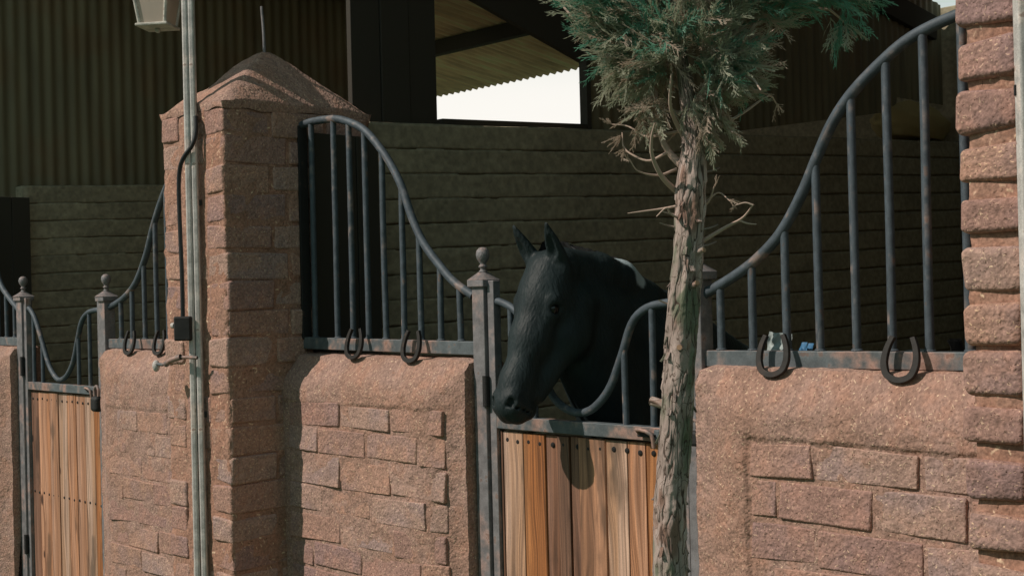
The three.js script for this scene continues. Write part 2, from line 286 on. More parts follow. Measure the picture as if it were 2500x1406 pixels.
// gateEnd: 1 where the right end meets a gate post, -1 where the left end does
function lowWall(x0, x1, gateEnd, seed, label, field, rows) {
  const t = thing('adobe_wall', label, 'wall', 'low adobe walls of the stall fronts', [x0, 0, 0]);
  const W = x1 - x0, top = 1.388, prof = [];
  const zf = (x, y) => {                                        // front face: battered shoulder at the top, eased back at the gate post
    const e = gateEnd > 0 ? W - x : x, sh = sstep(1.23, 1.40, y);
    let z = FRONT - 0.075 * sh * sh; z += (Math.min(z, 0.066) - z) * sstep(0.17, 0.0, e);
    z += fb(x * 4 + seed, y * 4) * 0.008 + noise(x * 17 + seed, y * 17) * 0.0035 + noise(x * 45, y * 45 + seed) * 0.0016;
    if (field) { const jx = noise(y * 14, seed) * 0.006, jy = noise(x * 12, seed + 4) * 0.006; const inF = sstep(-0.005, 0.004, x + x0 - field[0] + jx) * sstep(-0.005, field[4] ?? 0.004, field[1] - x - x0 + jx) * sstep(-0.004, 0.004, field[2] - y + jy); z -= inF * (field[3] ?? 0.006); }
    return z;
  };
  const topY = (x) => { const e = gateEnd > 0 ? W - x : x; return top + fb(x * 5 + seed, 3) * 0.006 - 0.010 * Math.pow(clamp(1 - e / 0.04), 2); };
  const nx = Math.round(W / 0.006), ny = 220, pos = [], idx = [];
  const col = (x) => { const ty = topY(x), o = []; for (let j = 0; j <= ny; j++) { const y = ty * (j / ny); o.push([y, zf(x, y)]); }
    const zt = zf(x, ty); for (let k = 1; k <= 6; k++) { const a = k / 6; o.push([ty + 0.010 * Math.sin(a * Math.PI) + noise(x * 30, k + seed) * 0.003, zt - (zt + 0.11) * a]); } o.push([0, -0.11]); return o; };
  let m = 0;
  for (let i = 0; i <= nx; i++) { const x = W * i / nx, c = col(x); m = c.length; for (const [y, z] of c) pos.push(x, y, z); }
  for (let i = 0; i < nx; i++) for (let j = 0; j < m - 1; j++) { const a = i * m + j, b = a + m; idx.push(a, b, a + 1, b, b + 1, a + 1); }
  for (const i of [0, nx]) { const c = pos.length / 3; pos.push(W * i / nx, 0.7, 0); for (let j = 0; j < m - 1; j++) { const a = i * m + j; i ? idx.push(a, c, a + 1) : idx.push(a, a + 1, c); } }
  const g = new THREE.BufferGeometry(); g.setAttribute('position', new THREE.Float32BufferAttribute(pos, 3)); g.setIndex(idx); g.computeVertexNormals();
  part('plaster', boxUV(g, seed * 0.31, seed * 0.17), M.plaster, t);
  // bricks standing a little proud of the washed-out joints
  for (const [yt, yb, xs] of rows) for (let i = 0; i < xs.length - 1; i += 1) {
    if (xs[i] === null || xs[i + 1] === null) continue;
    const gx = 0.010, w = xs[i + 1] - xs[i] - gx, h = yt - yb - 0.011; if (w < 0.04) continue;
    const d = 0.05, cx = (xs[i] + xs[i + 1]) / 2 - x0, cy = (yt + yb) / 2, zm = (u) => (zf(u, cy - 0.02) + zf(u, cy + 0.02)) / 2, za = zm(clamp(cx - w * 0.35, 0.01, W)), zb = zm(clamp(cx + w * 0.35, 0, W - 0.01)), b = placeBrick(t, w, h, d, cx + rr(-0.003, 0.003), cy + rr(-0.003, 0.003), (za + zb) / 2 - d / 2 + (field?.[5] ?? 0.0035) + rr(-0.003, 0.002), 0, [0.09, 0.12, 0.15][Math.floor(rnd() * 3)]);
    b.rotation.set(-rr(0.0, 0.075), -rr(-0.006, 0.024) - Math.atan((zb - za) / (w * 0.7)), rr(-0.018, 0.018));
  }
  return t;
}
function moreRows(y, x0, x1, n, seed) { const q = rngOf(seed), o = []; for (let k = 0; k < n; k++) { const xs = [x0]; let x = x0 + (k % 2 ? 0.14 : 0.27) + q() * 0.05; while (x < x1 - 0.1) { xs.push(x); x += 0.27 + q() * 0.05; } xs.push(x1); o.push([y - k * 0.102, y - (k + 1) * 0.102, xs]); } return o; }
lowWall(-4.215, -3.191, 1, 1, 'low adobe wall left of the gate where the horse looks out', [-4.3, -3.262, 1.222, 0.005, 0.05], [
  [1.226, 1.133, [-4.16, -3.835, -3.533, -3.27]], [1.133, 1.032, [-4.16, -3.965, -3.679, -3.391, -3.269]], [1.030, 0.918, [-4.16, -3.834, -3.541, -3.264]],
  [0.916, 0.814, [-4.16, -3.948, -3.659, -3.352, -3.264]], [0.812, 0.711, [-4.16, -3.837, -3.531, -3.266]], [0.709, 0.612, [-4.16, -4.009, -3.715, -3.381, -3.266]], ...moreRows(0.61, -4.16, -3.268, 5, 5)]);
lowWall(-2.238, -1.285, -1, 2, 'low adobe wall between the tree and the right pillar', [-2.04, -1.2, 1.213, 0.008], [
  [1.208, 1.112, [-2.035, -1.835, -1.545, -1.3]], [1.112, 1.004, [-2.035, -1.95, -1.673, -1.425, -1.3]], [1.002, 0.898, [-2.035, -1.828, -1.537, -1.3]], [0.896, 0.79, [-2.035, -1.975, -1.70, -1.42, -1.3]], ...moreRows(0.788, -2.035, -1.3, 7, 6)]);
lowWall(-5.80, -4.62, -1, 3, 'low adobe wall below the conduit box, right of the far gate', [-5.66, -4.5, 1.135, 0.004, 0.03, 0.002], [
  [1.13, 1.03, [-5.56, -5.36, -5.08, -4.7]], [1.028, 0.926, [-5.64, -5.47, -5.2, -4.92, -4.7]], [0.924, 0.822, [-5.64, -5.33, -5.05, -4.7]], [0.82, 0.718, [-5.64, -5.5, -5.22, -4.95, -4.7]], ...moreRows(0.716, -5.64, -4.66, 6, 7)]);
lowWall(-7.57, -6.837, 1, 4, 'low adobe wall cut by the left edge of the picture', [-7.6, -6.97, 1.135, 0.004, 0.03, 0.002], moreRows(1.13, -7.52, -6.975, 10, 8));

// ---------------------------------------------------------------- railings with swept top pipes
const curveY = (pts, x) => { for (let i = 0; i < pts.length - 1; i++) { const [a, b] = [pts[i], pts[i + 1]]; if ((x - a[0]) * (x - b[0]) <= 0) return a[1] + (b[1] - a[1]) * (x - a[0]) / (b[0] - a[0] || 1); } return pts[pts.length - 1][1]; };
function railing(x0, x1, ry0, ry1, pipe, bars, label, jamb) {
  const t = thing('stall_railing', label, 'railing', 'railings with swept pipes above the low walls');
  const L = x1 - x0, g = at(box(L, 0.045, 0.03, 0.003), (x0 + x1) / 2, (ry0 + ry1) / 2 - 0.0225, 0, 0, 0, Math.atan2(ry1 - ry0, L));
  part('bottom_rail', g, M.rail, t);
  part('swept_pipe', tube(pipe.map(([x, y]) => [x, y, 0]), 0.0148, 12), M.bar, t);
  const weld = (x, y, r) => { const w = new THREE.SphereGeometry(r, 10, 8); w.scale(1.15, 0.55, 1.1); const p = w.attributes.position; for (let i = 0; i < p.count; i++) p.setXYZ(i, p.getX(i) * (1 + noise(p.getX(i) * 200 + x * 9, p.getY(i) * 200) * 0.3), p.getY(i), p.getZ(i)); return at(w, x, y, 0); };
  for (const x of bars) part('bar', merge([rod([x, 1.425, 0], [x + rr(-0.003, 0.003), curveY(pipe, x) - 0.004, 0], 0.0112), weld(x, ry0 + (ry1 - ry0) * (x - x0) / L + 0.001, 0.0138)]), M.bar, t);
  if (jamb) part('jamb', at(box(0.012, jamb[2] - jamb[1], 0.04, 0.002), jamb[0], (jamb[1] + jamb[2]) / 2, 0), M.darkIron, t, 'dark flat jamb against the pillar');
  return t;
}
const midPipe = [[-4.205, 2.275], [-4.116, 2.284], [-3.977, 2.279], [-3.881, 2.257], [-3.794, 2.221], [-3.723, 2.168], [-3.643, 2.087], [-3.577, 1.994], [-3.524, 1.882], [-3.461, 1.786], [-3.376, 1.705], [-3.304, 1.648], [-3.21, 1.601]];
railing(-4.205, -3.19, 1.459, 1.450, midPipe, [-4.122, -3.976, -3.881, -3.787, -3.686, -3.581, -3.487, -3.381, -3.277], 'railing whose pipe sweeps down from the brick pillar to the horse gate', [-4.182, 1.45, 2.275]);
const rightPipe = [[-2.262, 1.583], [-2.24, 1.593], [-2.155, 1.631], [-2.079, 1.673], [-2.011, 1.725], [-1.965, 1.777], [-1.912, 1.859], [-1.872, 1.935], [-1.827, 2.014], [-1.772, 2.08], [-1.695, 2.142], [-1.604, 2.198], [-1.499, 2.230], [-1.4, 2.245], [-1.285, 2.25]];
railing(-2.25, -1.285, 1.434, 1.442, rightPipe, [-2.193, -2.086, -1.976, -1.876, -1.768, -1.669, -1.570, -1.466, -1.365], 'large railing whose pipe sweeps up from the tree to the right pillar');
const leftPipe = [[-5.82, 1.59], [-5.802, 1.595], [-5.676, 1.632], [-5.552, 1.702], [-5.449, 1.822], [-5.365, 1.967], [-5.265, 2.098], [-5.15, 2.2], [-5.0, 2.262], [-4.85, 2.285], [-4.63, 2.28]];
railing(-5.81, -4.63, 1.441, 1.444, leftPipe, [-5.703, -5.593, -5.472, -5.36, -5.25, -5.14, -5.03, -4.92, -4.81], 'railing that rises from the far gate up behind the conduit pillar');
const farPipe = [[-7.56, 2.22], [-7.4, 2.14], [-7.28, 2.0], [-7.19, 1.87], [-7.102, 1.735], [-7.0, 1.66], [-6.85, 1.58]];
railing(-7.56, -6.83, 1.441, 1.441, farPipe, [-7.46, -7.355, -7.25, -7.142, -7.031, -6.925], 'end of a railing cut by the left edge of the picture');

// ---------------------------------------------------------------- gate posts with ball finials
function post(x, w, topY, label) {
  const t = thing('gate_post', label, 'post', 'gate posts with ball finials', [x, 0, 0.002]);
  part('shaft', at(box(w, topY, 0.056, 0.004, 2), 0, topY / 2, 0), M.post, t);
  const cap = new THREE.CylinderGeometry(0.016, (w / 2 + 0.010) * Math.SQRT2, 0.026, 4, 1); cap.rotateY(Math.PI / 4);
  part('cap', merge([at(box(w + 0.022, 0.024, 0.078, 0.004), 0, topY - 0.008, 0), at(boxUV(cap), 0, topY + 0.016, 0)]), M.post, t);
  const lat = new THREE.LatheGeometry([[0.0, 0], [0.014, 0], [0.014, 0.006], [0.009, 0.012], [0.012, 0.018], [0.016, 0.021], [0.012, 0.026], [0.009, 0.03], [0.014, 0.037], [0.0205, 0.047], [0.0235, 0.060], [0.0205, 0.074], [0.012, 0.083], [0, 0.0855]].map(([a, b]) => new THREE.Vector2(a, b)), 20);
  part('ball_finial', at(lat, 0, topY + 0.026, 0), M.post, t);
  return t;
}
post(-3.158, 0.058, 1.650, 'steel post with ball finial left of the horse');
post(-2.268, 0.058, 1.650, 'steel gate post mostly hidden behind the tree trunk');
post(-6.800, 0.068, 1.655, 'steel post at the left picture edge, hinge side of far gate');
post(-5.845, 0.064, 1.640, 'steel post left of the conduit pillar, latch side of far gate');

// ---------------------------------------------------------------- gates
function gate(x0, x1, top, pipe, bars, boards, studRows, latchX, label) {
  const t = thing('stable_gate', label, 'gate', 'steel framed plank gates of the stalls', [0, 0, 0.0]);
  const sw = 0.030, W = x1 - x0, rh = 0.041;
  part('stile', at(box(sw, 1.55, 0.032, 0.003), x0 + sw / 2, 0.10 + 0.775, 0.004), M.post, t); part('stile', at(box(sw, 1.55, 0.032, 0.003), x1 - sw / 2, 0.10 + 0.775, 0.004), M.post, t);
  part('top_rail', at(box(W - 2 * sw, rh, 0.034, 0.003), (x0 + x1) / 2, top - rh / 2, 0.004), M.rail, t);
  part('bottom_rail', at(box(W - 2 * sw, 0.045, 0.034, 0.003), (x0 + x1) / 2, 0.125, 0.004), M.rail, t);
  part('swept_pipe', tube(pipe.map(([x, y]) => [x, y, 0.004]), 0.0128, 12), M.bar, t);
  for (const x of bars) part('bar', rod([x, top - 0.01, 0.004], [x, curveY(pipe, x) - 0.003, 0.004], 0.0102), M.bar, t);
  const y0 = 0.15, y1 = top - rh - 0.008;
  for (let i = 0; i < boards.length - 1; i++) {
    const [a, m] = boards[i], b = boards[i + 1][0], w = b - a - 0.0035, dz = rr(-0.003, 0.003);
    const g = new RoundedBoxGeometry(w, y1 - y0 + rr(-0.004, 0), 0.022, 1, 0.0025); boxUV(g);
    part('plank', at(boxUV(g, rr(0, 0.6), rr(0, 1.2)), (a + b) / 2, (y0 + y1) / 2, -0.006 + dz), M.wood[m], t);
  }
  for (const [yy, xs, r] of studRows) for (const x of xs) { const s = new THREE.SphereGeometry(r, 12, 6, 0, Math.PI * 2, 0, Math.PI / 2); s.scale(1, 0.62, 1); s.rotateX(Math.PI / 2); part('stud', at(s, x, yy + rr(-0.003, 0.003), 0.0035), M.darkIron, t); }
  for (const y of [1.29, 0.35]) part('hinge', at(new THREE.CylinderGeometry(0.0115, 0.0115, 0.10, 12), x0 - 0.006, y, 0.03), M.darkIron, t);
  const la = part('latch', at(box(0.075, 0.013, 0.012, 0.003), latchX, top - 0.022, 0.034), M.darkIron, t, 'sliding bolt on the gate rail');
  part('handle', tube([[latchX - 0.03, top - 0.018, 0.036], [latchX - 0.03, top - 0.006, 0.05], [latchX + 0.008, top - 0.008, 0.055], [latchX + 0.03, top - 0.02, 0.052], [latchX + 0.03, top - 0.055, 0.045]], 0.0062, 8), M.rail, la);
  part('bracket', at(box(0.02, 0.034, 0.02, 0.003), latchX + 0.036, top - 0.022, 0.03), M.rail, la);
  return t;
}
const stud13 = [-3.093, -3.057, -3.009, -2.959, -2.908, -2.853, -2.804, -2.745, -2.699, -2.65, -2.597, -2.545, -2.494, -2.443, -2.392, -2.345];
const uPipe = [[-3.115, 1.585], [-3.06, 1.575], [-3.0, 1.545], [-2.955, 1.48], [-2.91, 1.395], [-2.868, 1.31], [-2.82, 1.26], [-2.747, 1.236], [-2.678, 1.252], [-2.61, 1.313], [-2.558, 1.411], [-2.514, 1.508], [-2.458, 1.552], [-2.381, 1.567], [-2.335, 1.568]];
gate(-3.122, -2.305, 1.211, uPipe, [-3.03, -2.925, -2.545, -2.437],
  [[-3.092, 'dark'], [-3.078, 'pale'], [-2.984, 'orange'], [-2.886, 'brown'], [-2.832, 'dark'], [-2.779, 'brown'], [-2.742, 'tan'], [-2.631, 'pale'], [-2.545, 'warm'], [-2.474, 'orange'], [-2.39, 'orange'], [-2.335, 'tan']],
  [[1.132, stud13, 0.0088], [0.63, stud13, 0.0088], [0.22, stud13, 0.0088]], -2.437, 'plank gate with a row of studs under the black horse');
const uPipe2 = [[-6.76, 1.603], [-6.72, 1.592], [-6.68, 1.565], [-6.635, 1.515], [-6.566, 1.408], [-6.498, 1.303], [-6.43, 1.245], [-6.37, 1.228], [-6.285, 1.256], [-6.211, 1.329], [-6.16, 1.432], [-6.11, 1.524], [-6.041, 1.566], [-5.953, 1.579], [-5.90, 1.58]];
const studL = []; for (let i = 0; i < 14; i++) studL.push(-6.705 + i * 0.0585);
gate(-6.762, -5.882, 1.209, uPipe2, [-6.678, -6.573, -6.152, -6.028],
  [[-6.73, 'brown'], [-6.638, 'warm'], [-6.50, 'tan'], [-6.40, 'pale'], [-6.30, 'warm'], [-6.20, 'tan'], [-6.10, 'pale'], [-6.0, 'orange'], [-5.914, 'tan']],
  [[1.122, studL, 0.007], [0.632, studL, 0.007]], -5.965, 'plank gate with two rows of small studs, far left');

// padlocks and hasps hung on the latch posts
function padlock(x, y, z, s, label) {
  const t = thing('padlock', label, 'padlock', 'dark padlocks on the gate latches', [x, y, z]);
  part('body', at(box(0.040 * s, 0.044 * s, 0.026 * s, 0.011 * s, 3), 0, -0.022 * s, 0), M.darkIron, t);
  part('shackle', tube([[-0.012 * s, 0, 0], [-0.012 * s, 0.018 * s, 0], [0, 0.028 * s, 0], [0.012 * s, 0.018 * s, 0], [0.012 * s, 0, 0]], 0.0042 * s, 8, 24), M.rail, t);
  return t;
}
padlock(-2.252, 1.215, 0.053, 1.0, 'dark lock on the gate post right of the tree trunk');
padlock(-5.873, 1.168, 0.05, 1.7, 'dark lock hanging at the latch of the far left gate');

// ---------------------------------------------------------------- horseshoes hung on the rails
const shoeShape = (() => {
  const half = [[0.027, 0.064], [0.037, 0.037], [0.0425, 0.006], [0.041, -0.021], [0.030, -0.046], [0, -0.058]], cv = new THREE.CatmullRomCurve3([...half, ...half.slice(0, -1).reverse().map(([x, y]) => [-x, y])].map(([x, y]) => V(x, y, 0))), n = 48, o = [], i2 = [];
  for (let i = 0; i <= n; i++) { const c = cv.getPoint(i / n), d = cv.getTangent(i / n), w = 0.0052 + 0.0022 * Math.sin(i / n * Math.PI); o.push([c.x - d.y * w, c.y + d.x * w]); i2.push([c.x + d.y * w, c.y - d.x * w]); }
  const s = new THREE.Shape(); o.forEach(([x, y], k) => k ? s.lineTo(x, y) : s.moveTo(x, y)); i2.reverse().forEach(([x, y]) => s.lineTo(x, y)); s.closePath(); return s;
})();
function horseshoe(x, y, label, rz, lean) {
  const g = new THREE.ExtrudeGeometry(shoeShape, { depth: 0.009, bevelEnabled: true, bevelThickness: 0.0015, bevelSize: 0.0015, bevelSegments: 2 }); g.translate(0, 0, -0.0045); g.scale(1, 0.86, 1);
  const o = new THREE.Mesh(boxUV(g, x, y), M.shoe ??= steel(37, [36, 33, 30], [72, 54, 44], 0.08, 0.65)); o.name = 'horseshoe'; o.position.set(x, y, 0.047); o.rotation.set(lean - 0.08, 0, rz);
  return tag(o, label, 'horseshoe', 'old horseshoes hung on the rails');
}
horseshoe(-3.815, 1.437, 'horseshoe on the middle rail nearer the brick pillar', 0.03, -0.13);
horseshoe(-3.487, 1.431, 'horseshoe on the middle rail nearer the horse', -0.02, -0.12);
horseshoe(-1.990, 1.424, 'horseshoe on the right rail nearer the tree, before a pale bag', 0.04, -0.14);
horseshoe(-1.622, 1.421, 'rightmost horseshoe, on the rail near the right pillar', -0.03, -0.13);
horseshoe(-5.535, 1.425, 'whole horseshoe on the small rail by the far gate', 0.0, -0.12);
horseshoe(-5.258, 1.428, 'horseshoe half hidden by the conduit pillar', 0.02, -0.13);

// ---------------------------------------------------------------- twin conduit on the pillar, with cable, box, tap and lantern
const poleDir = V(0.69, 0, -0.72);
function conduit(x, z, label, h) {
  const t = thing('conduit_pole', label, 'pole', 'twin conduits before the pillars', [x, 0, z]);
  for (const s of [-1, 1]) { const g = boxUV(new RoundedBoxGeometry(0.0235, h, 0.03, 3, 0.008)); const m = part('tube', g, M.pole, t); m.position.set(poleDir.x * 0.0125 * s, h / 2, poleDir.z * 0.0125 * s); m.rotation.y = 0.81; m.rotation.z = 0.001 * s; }
  for (const y of [0.5, 1.18, 1.98]) part('strap', at(box(0.062, 0.022, 0.006, 0.002), 0, y, -0.004, 0, 0.81, 0), M.darkIron, t);
  return t;
}
conduit(-4.375, 0.370, 'pale twin conduit pole running up the brick pillar', 3.5);
conduit(-1.142, 0.370, 'conduit at the right edge, on the rough pillar', 3.5);
{
  const o = new THREE.Mesh(tube([[-4.292, 2.30, 0.395], [-4.283, 2.24, 0.402], [-4.288, 2.19, 0.415], [-4.325, 2.145, 0.432], [-4.352, 2.10, 0.434], [-4.362, 2.02, 0.434], [-4.360, 1.85, 0.433], [-4.353, 1.7, 0.434], [-4.350, 1.53, 0.436]], 0.0085, 10), M.cable);
  o.name = 'power_cable'; o.position.set(-0.058, 0.004, -0.032); tag(o, 'black cable looping over the conduit down to the box', 'cable');
  const b = thing('junction_box', 'dark junction box on the conduit above the tap', 'box', null, [-4.396, 1.506, 0.408]);
  part('case', at(box(0.066, 0.092, 0.045, 0.006, 2), 0, 0, 0, 0, 0.81, 0), M.darkIron, b); part('lid', at(box(0.058, 0.084, 0.006, 0.003), 0.017, 0, 0.0165, 0, 0.81, 0), M.darkIron, b);
  part('knockout', at(new THREE.CylinderGeometry(0.011, 0.011, 0.02, 12), -0.034, 0.012, 0.022, 0, 0, Math.PI / 2), M.pole, b, 'grey round side fitting');
  const tp = thing('water_tap', 'grey hook-shaped tap below the dark junction box', 'tap', null, [-4.358, 1.396, 0.393]);
  part('pipe', tube([[0.03, 0.0, 0], [-0.03, 0.002, 0.03], [-0.085, -0.012, 0.045], [-0.14, -0.026, 0.05], [-0.185, -0.024, 0.05]], 0.0065, 10), M.rail, tp);
  part('lever', tube([[-0.03, 0.004, 0.035], [-0.07, -0.008, 0.052], [-0.105, -0.024, 0.056]], 0.0115, 10), M.rail, tp);
  const sp = new THREE.SphereGeometry(0.015, 14, 10); sp.scale(1, 1.5, 1); part('spout', at(sp, -0.192, -0.032, 0.05), M.pole, tp);
}
{ // lantern hung from a bracket on the conduit
  const t = thing('lantern', 'pale framed lantern hanging left of the conduit pole', 'lantern', null, [-4.555, 2.672, 0.40]);
  t.rotation.y = 0.65;
  const rb = 0.052, rt = 0.082, h = 0.23, corner = [[-1, -1], [1, -1], [1, 1], [-1, 1]];
  const frame = steel(41, [186, 182, 172], [190, 170, 150], 0.05), glass = new THREE.MeshPhysicalMaterial({ color: new THREE.Color().setRGB(0.62, 0.52, 0.43), roughness: 0.6, transmission: 0.35, thickness: 0 });
  for (const [a, b] of corner) part('corner_post', rod([a * rb, 0.006, b * rb], [a * rt, h, b * rt], 0.0075, 8), frame, t);
  corner.forEach(([a, b], i) => { const [c, d] = corner[(i + 1) % 4], q = (k, y) => [k[0] * (y ? rt : rb) * 0.99, y ? h : 0.008, k[1] * (y ? rt : rb) * 0.99]; const P = [q([a, b], 0), q([c, d], 0), q([c, d], 1), q([a, b], 1)];
    const g = new THREE.BufferGeometry(); g.setAttribute('position', new THREE.Float32BufferAttribute([P[0], P[1], P[2], P[0], P[2], P[3]].flat(), 3)); g.computeVertexNormals(); part('pane', boxUV(g), glass, t, 'dusty glass pane'); });
  part('base', at(box(0.13, 0.012, 0.13, 0.004), 0, 0, 0), frame, t); const kn = new THREE.SphereGeometry(0.011, 12, 8); part('knob', at(kn, 0, -0.014, 0), frame, t);
  const rf = new THREE.CylinderGeometry(0.03, 0.135, 0.09, 4); rf.rotateY(Math.PI / 4); part('roof', at(boxUV(rf), 0, h + 0.045, 0), frame, t); part('bulb', at(new THREE.SphereGeometry(0.028, 14, 10), 0, 0.12, 0), frame, t);
  part('hanger', tube([[0, h + 0.085, 0], [0.0, h + 0.16, 0], [0.05, h + 0.2, 0.0], [0.13, h + 0.16, -0.005], [0.20, h + 0.05, -0.01]], 0.008, 8), M.darkIron, t);
}

// ---------------------------------------------------------------- the stable behind: partitions, sheeting, roof
const roofY = (z) => 3.545 + (z + 5.2) * 0.15;
const partTop = (z) => 2.325 - (z + 0.3) * 0.047;
function partition(x, label) {
  const t = thing('partition_wall', label, 'wall', 'partition walls between the stalls', [x - 0.09, 0, -2.87]);
  const s = new THREE.Shape(); s.moveTo(0.345, 0); s.lineTo(5.395, 0); s.lineTo(5.395, partTop(-5.4) - 0.02); s.lineTo(0.345, partTop(-0.34) - 0.02); s.closePath();
  const g = new THREE.ExtrudeGeometry(s, { depth: 0.170, bevelEnabled: false }); g.rotateY(Math.PI / 2); g.translate(-0.085, 0, 2.87); part('mortar', boxUV(g, x, 0), M.partition, t);
  const n = 22, q = rngOf(Math.round(x * -100));
  for (let k = 0; k < n; k++) { // each course follows the slight rise of the wall to the back
    const f = partTop(-2.87) / n, h = f - 0.0008, sl = -0.047 * (k + 1) / n, c = new THREE.BoxGeometry(0.18, h, 5.06, 2, 8, 110), p = c.attributes.position, sd = q() * 90;
    for (let i = 0; i < p.count; i++) { const X = p.getX(i), Y = p.getY(i), Z = p.getZ(i), j = Math.abs(((Z + sd) / 0.3 % 1 + 1) % 1 - 0.5) > 0.475 ? 0.008 : 0; p.setXYZ(i, X + Math.sign(X) * (noise(Z * 5 + sd, Y * 30) * 0.0025 + noise(Z * 22, Y * 30, sd) * 0.0015 - j * 0.35 - (Math.abs(Y) > h * 0.45 ? 0.0006 : 0)), Y + noise(Z * 3 + sd, 1.3) * 0.004 + Z * sl, Z); }
    const m = part('brick_course', boxUV(smooth(c), q(), q()), M.partition, t); m.position.set(0, f * (k + 0.5), 0);
  }
  return t;
}
partition(-4.25, 'dark partition wall running back behind the black horse');
partition(-7.60, 'dark partition wall behind the far left gate');
partition(-0.98, 'partition wall running back from the right pillar');
// corrugated sheets standing on a partition from z0 back to z1, with lower edge yb(z)
function siding(x, z0, z1, yb, label) {
  const pitch = 0.076, n = Math.round((z0 - z1) / pitch * 8), pos = [], idx = [], uv = [];
  for (let i = 0; i <= n; i++) { const z = z0 + (z1 - z0) * i / n, o = Math.sin((z0 - z) / pitch * 2 * Math.PI) * 0.0055, b = yb(z), tp = roofY(z) - 0.02; for (let k = 0; k <= 6; k++) { const y = b + (tp - b) * k / 6; pos.push(x + o, y, z); uv.push(z, y); } }
  for (let i = 0; i < n; i++) for (let k = 0; k < 6; k++) { const a = i * 7 + k, b = a + 7; idx.push(a, b, a + 1, b, b + 1, a + 1); }
  const g = new THREE.BufferGeometry(); g.setAttribute('position', new THREE.Float32BufferAttribute(pos, 3)); g.setAttribute('uv', new THREE.Float32BufferAttribute(uv, 2)); g.setIndex(idx); g.computeVertexNormals();
  const m = M.sheet; const o = new THREE.Mesh(g, m); o.name = 'corrugated_siding'; return tag(o, label, 'siding', 'corrugated sheets above the partitions');
}
const wedge = (z) => z > -2.8 ? partTop(z) - 0.06 : z > -4.74 ? Math.max(partTop(z) + 0.004, 2.459 + (-2.86 - z) * 0.145) : 2.82;
siding(-4.34, -1.78, -5.35, wedge, 'corrugated sheet with slanting lower edge right of the bright opening');
siding(-7.69, -0.10, -3.5, (z) => z > -0.36 ? 2.1 : partTop(z) - 0.06, 'corrugated sheet above the wall in the far left stall');
siding(-1.07, -0.35, -5.35, (z) => partTop(z) - 0.06, 'corrugated sheet above the right pillar partition');
for (const [x, label] of [[-4.19, 'dark boards added as shade on the pillar side inside the swept railing'], [-7.545, 'dark upright boards added as shade at the left picture edge behind the far railing']]) {  // dark boards added in place of shade on the pillar sides
  const t = thing('shade_boards', label, 'boards', 'dark boards added as shade on the pillar sides', [x + 0.022, 0, 0]);
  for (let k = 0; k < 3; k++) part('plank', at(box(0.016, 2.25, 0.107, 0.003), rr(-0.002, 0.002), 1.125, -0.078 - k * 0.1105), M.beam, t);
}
{ // boarded panel beside the bright opening, board over it
  const t = thing('board_panel', 'dark boarded panel left of the bright opening', 'panel');
  for (let k = 0; k < 3; k++) part('plank', at(box(0.03, roofY(-0.5) - partTop(-0.3) - 0.04, 0.150, 0.003), -4.34 + (k % 2) * 0.006, (roofY(-0.5) + partTop(-0.3)) / 2 - 0.01, -0.428 - k * 0.155), M.beam, t);
  const s = new THREE.Shape(); s.moveTo(0.82, 3.001); s.lineTo(1.775, 2.725); s.lineTo(1.775, roofY(-1.775) - 0.01); s.lineTo(0.82, roofY(-0.82) - 0.01); s.closePath();
  const g = new THREE.ExtrudeGeometry(s, { depth: 0.03, bevelEnabled: false }); g.rotateY(Math.PI / 2); g.translate(-4.355, 0, 0);
  const o = new THREE.Mesh(boxUV(g), M.beam); o.name = 'gable_board'; tag(o, 'dark slanting board above the bright opening', 'board');
  const f = thing('opening_frame', 'thin dark frame round the bright opening', 'frame');
  part('jamb', at(box(0.05, 0.75, 0.03, 0.002), -4.33, 2.74, -1.772), M.beam, f); part('sill', at(box(0.06, 0.026, 0.93, 0.002), -4.335, 2.390, -1.29, 0.047, 0, 0), M.beam, f);
}
{ // roof over all the stalls
  const t = thing('stable_roof', 'corrugated sheet roof over the dark stalls', 'roof');
  const X0 = -15, X1 = 2.5, Z0 = 0.25, Z1 = -5.25, pitch = 0.085, n = Math.round((X1 - X0) / pitch * 8), pos = [], idx = [], uv = [];
  for (let i = 0; i <= n; i++) { const x = X0 + (X1 - X0) * i / n, o = Math.sin(x / pitch * 2 * Math.PI) * 0.015; for (let k = 0; k <= 8; k++) { const z = Z0 + (Z1 - Z0) * k / 8; pos.push(x, roofY(z) + o, z); uv.push(x, z); } }
  for (let i = 0; i < n; i++) for (let k = 0; k < 8; k++) { const a = i * 9 + k, b = a + 9; idx.push(a, b, a + 1, b, b + 1, a + 1); }
  const g = new THREE.BufferGeometry(); g.setAttribute('position', new THREE.Float32BufferAttribute(pos, 3)); g.setAttribute('uv', new THREE.Float32BufferAttribute(uv, 2)); g.setIndex(idx); g.computeVertexNormals();
  part('sheet', g, M.roof, t);
  for (const z of [0.1, -1.3, -2.7, -4.05]) part('purlin', at(box(X1 - X0, 0.12, 0.07, 0.004), (X0 + X1) / 2, roofY(z) - 0.074, z), M.beam, t);
  for (const x of [-11, -4.34, -1.07]) part('rafter', at(box(0.08, 0.16, Math.hypot(5.45, 0.82), 0.004), x, roofY(-2.5) - 0.22, -2.5, -Math.atan(0.15), 0, 0), M.beam, t);
  const w = new THREE.Mesh(at(box(12, 2.2, 0.16, 0.01), -13.3, 1.1, -5.5), M.partition); w.name = 'rear_wall'; tag(w, 'low rear wall behind the far left stalls', 'wall');
  const w2 = new THREE.Mesh(at(box(9.7, 3.5, 0.16, 0.01), -2.44, 1.75, -5.5), M.partition); w2.name = 'rear_wall'; tag(w2, 'tall rear wall behind the horse stall', 'wall');
}
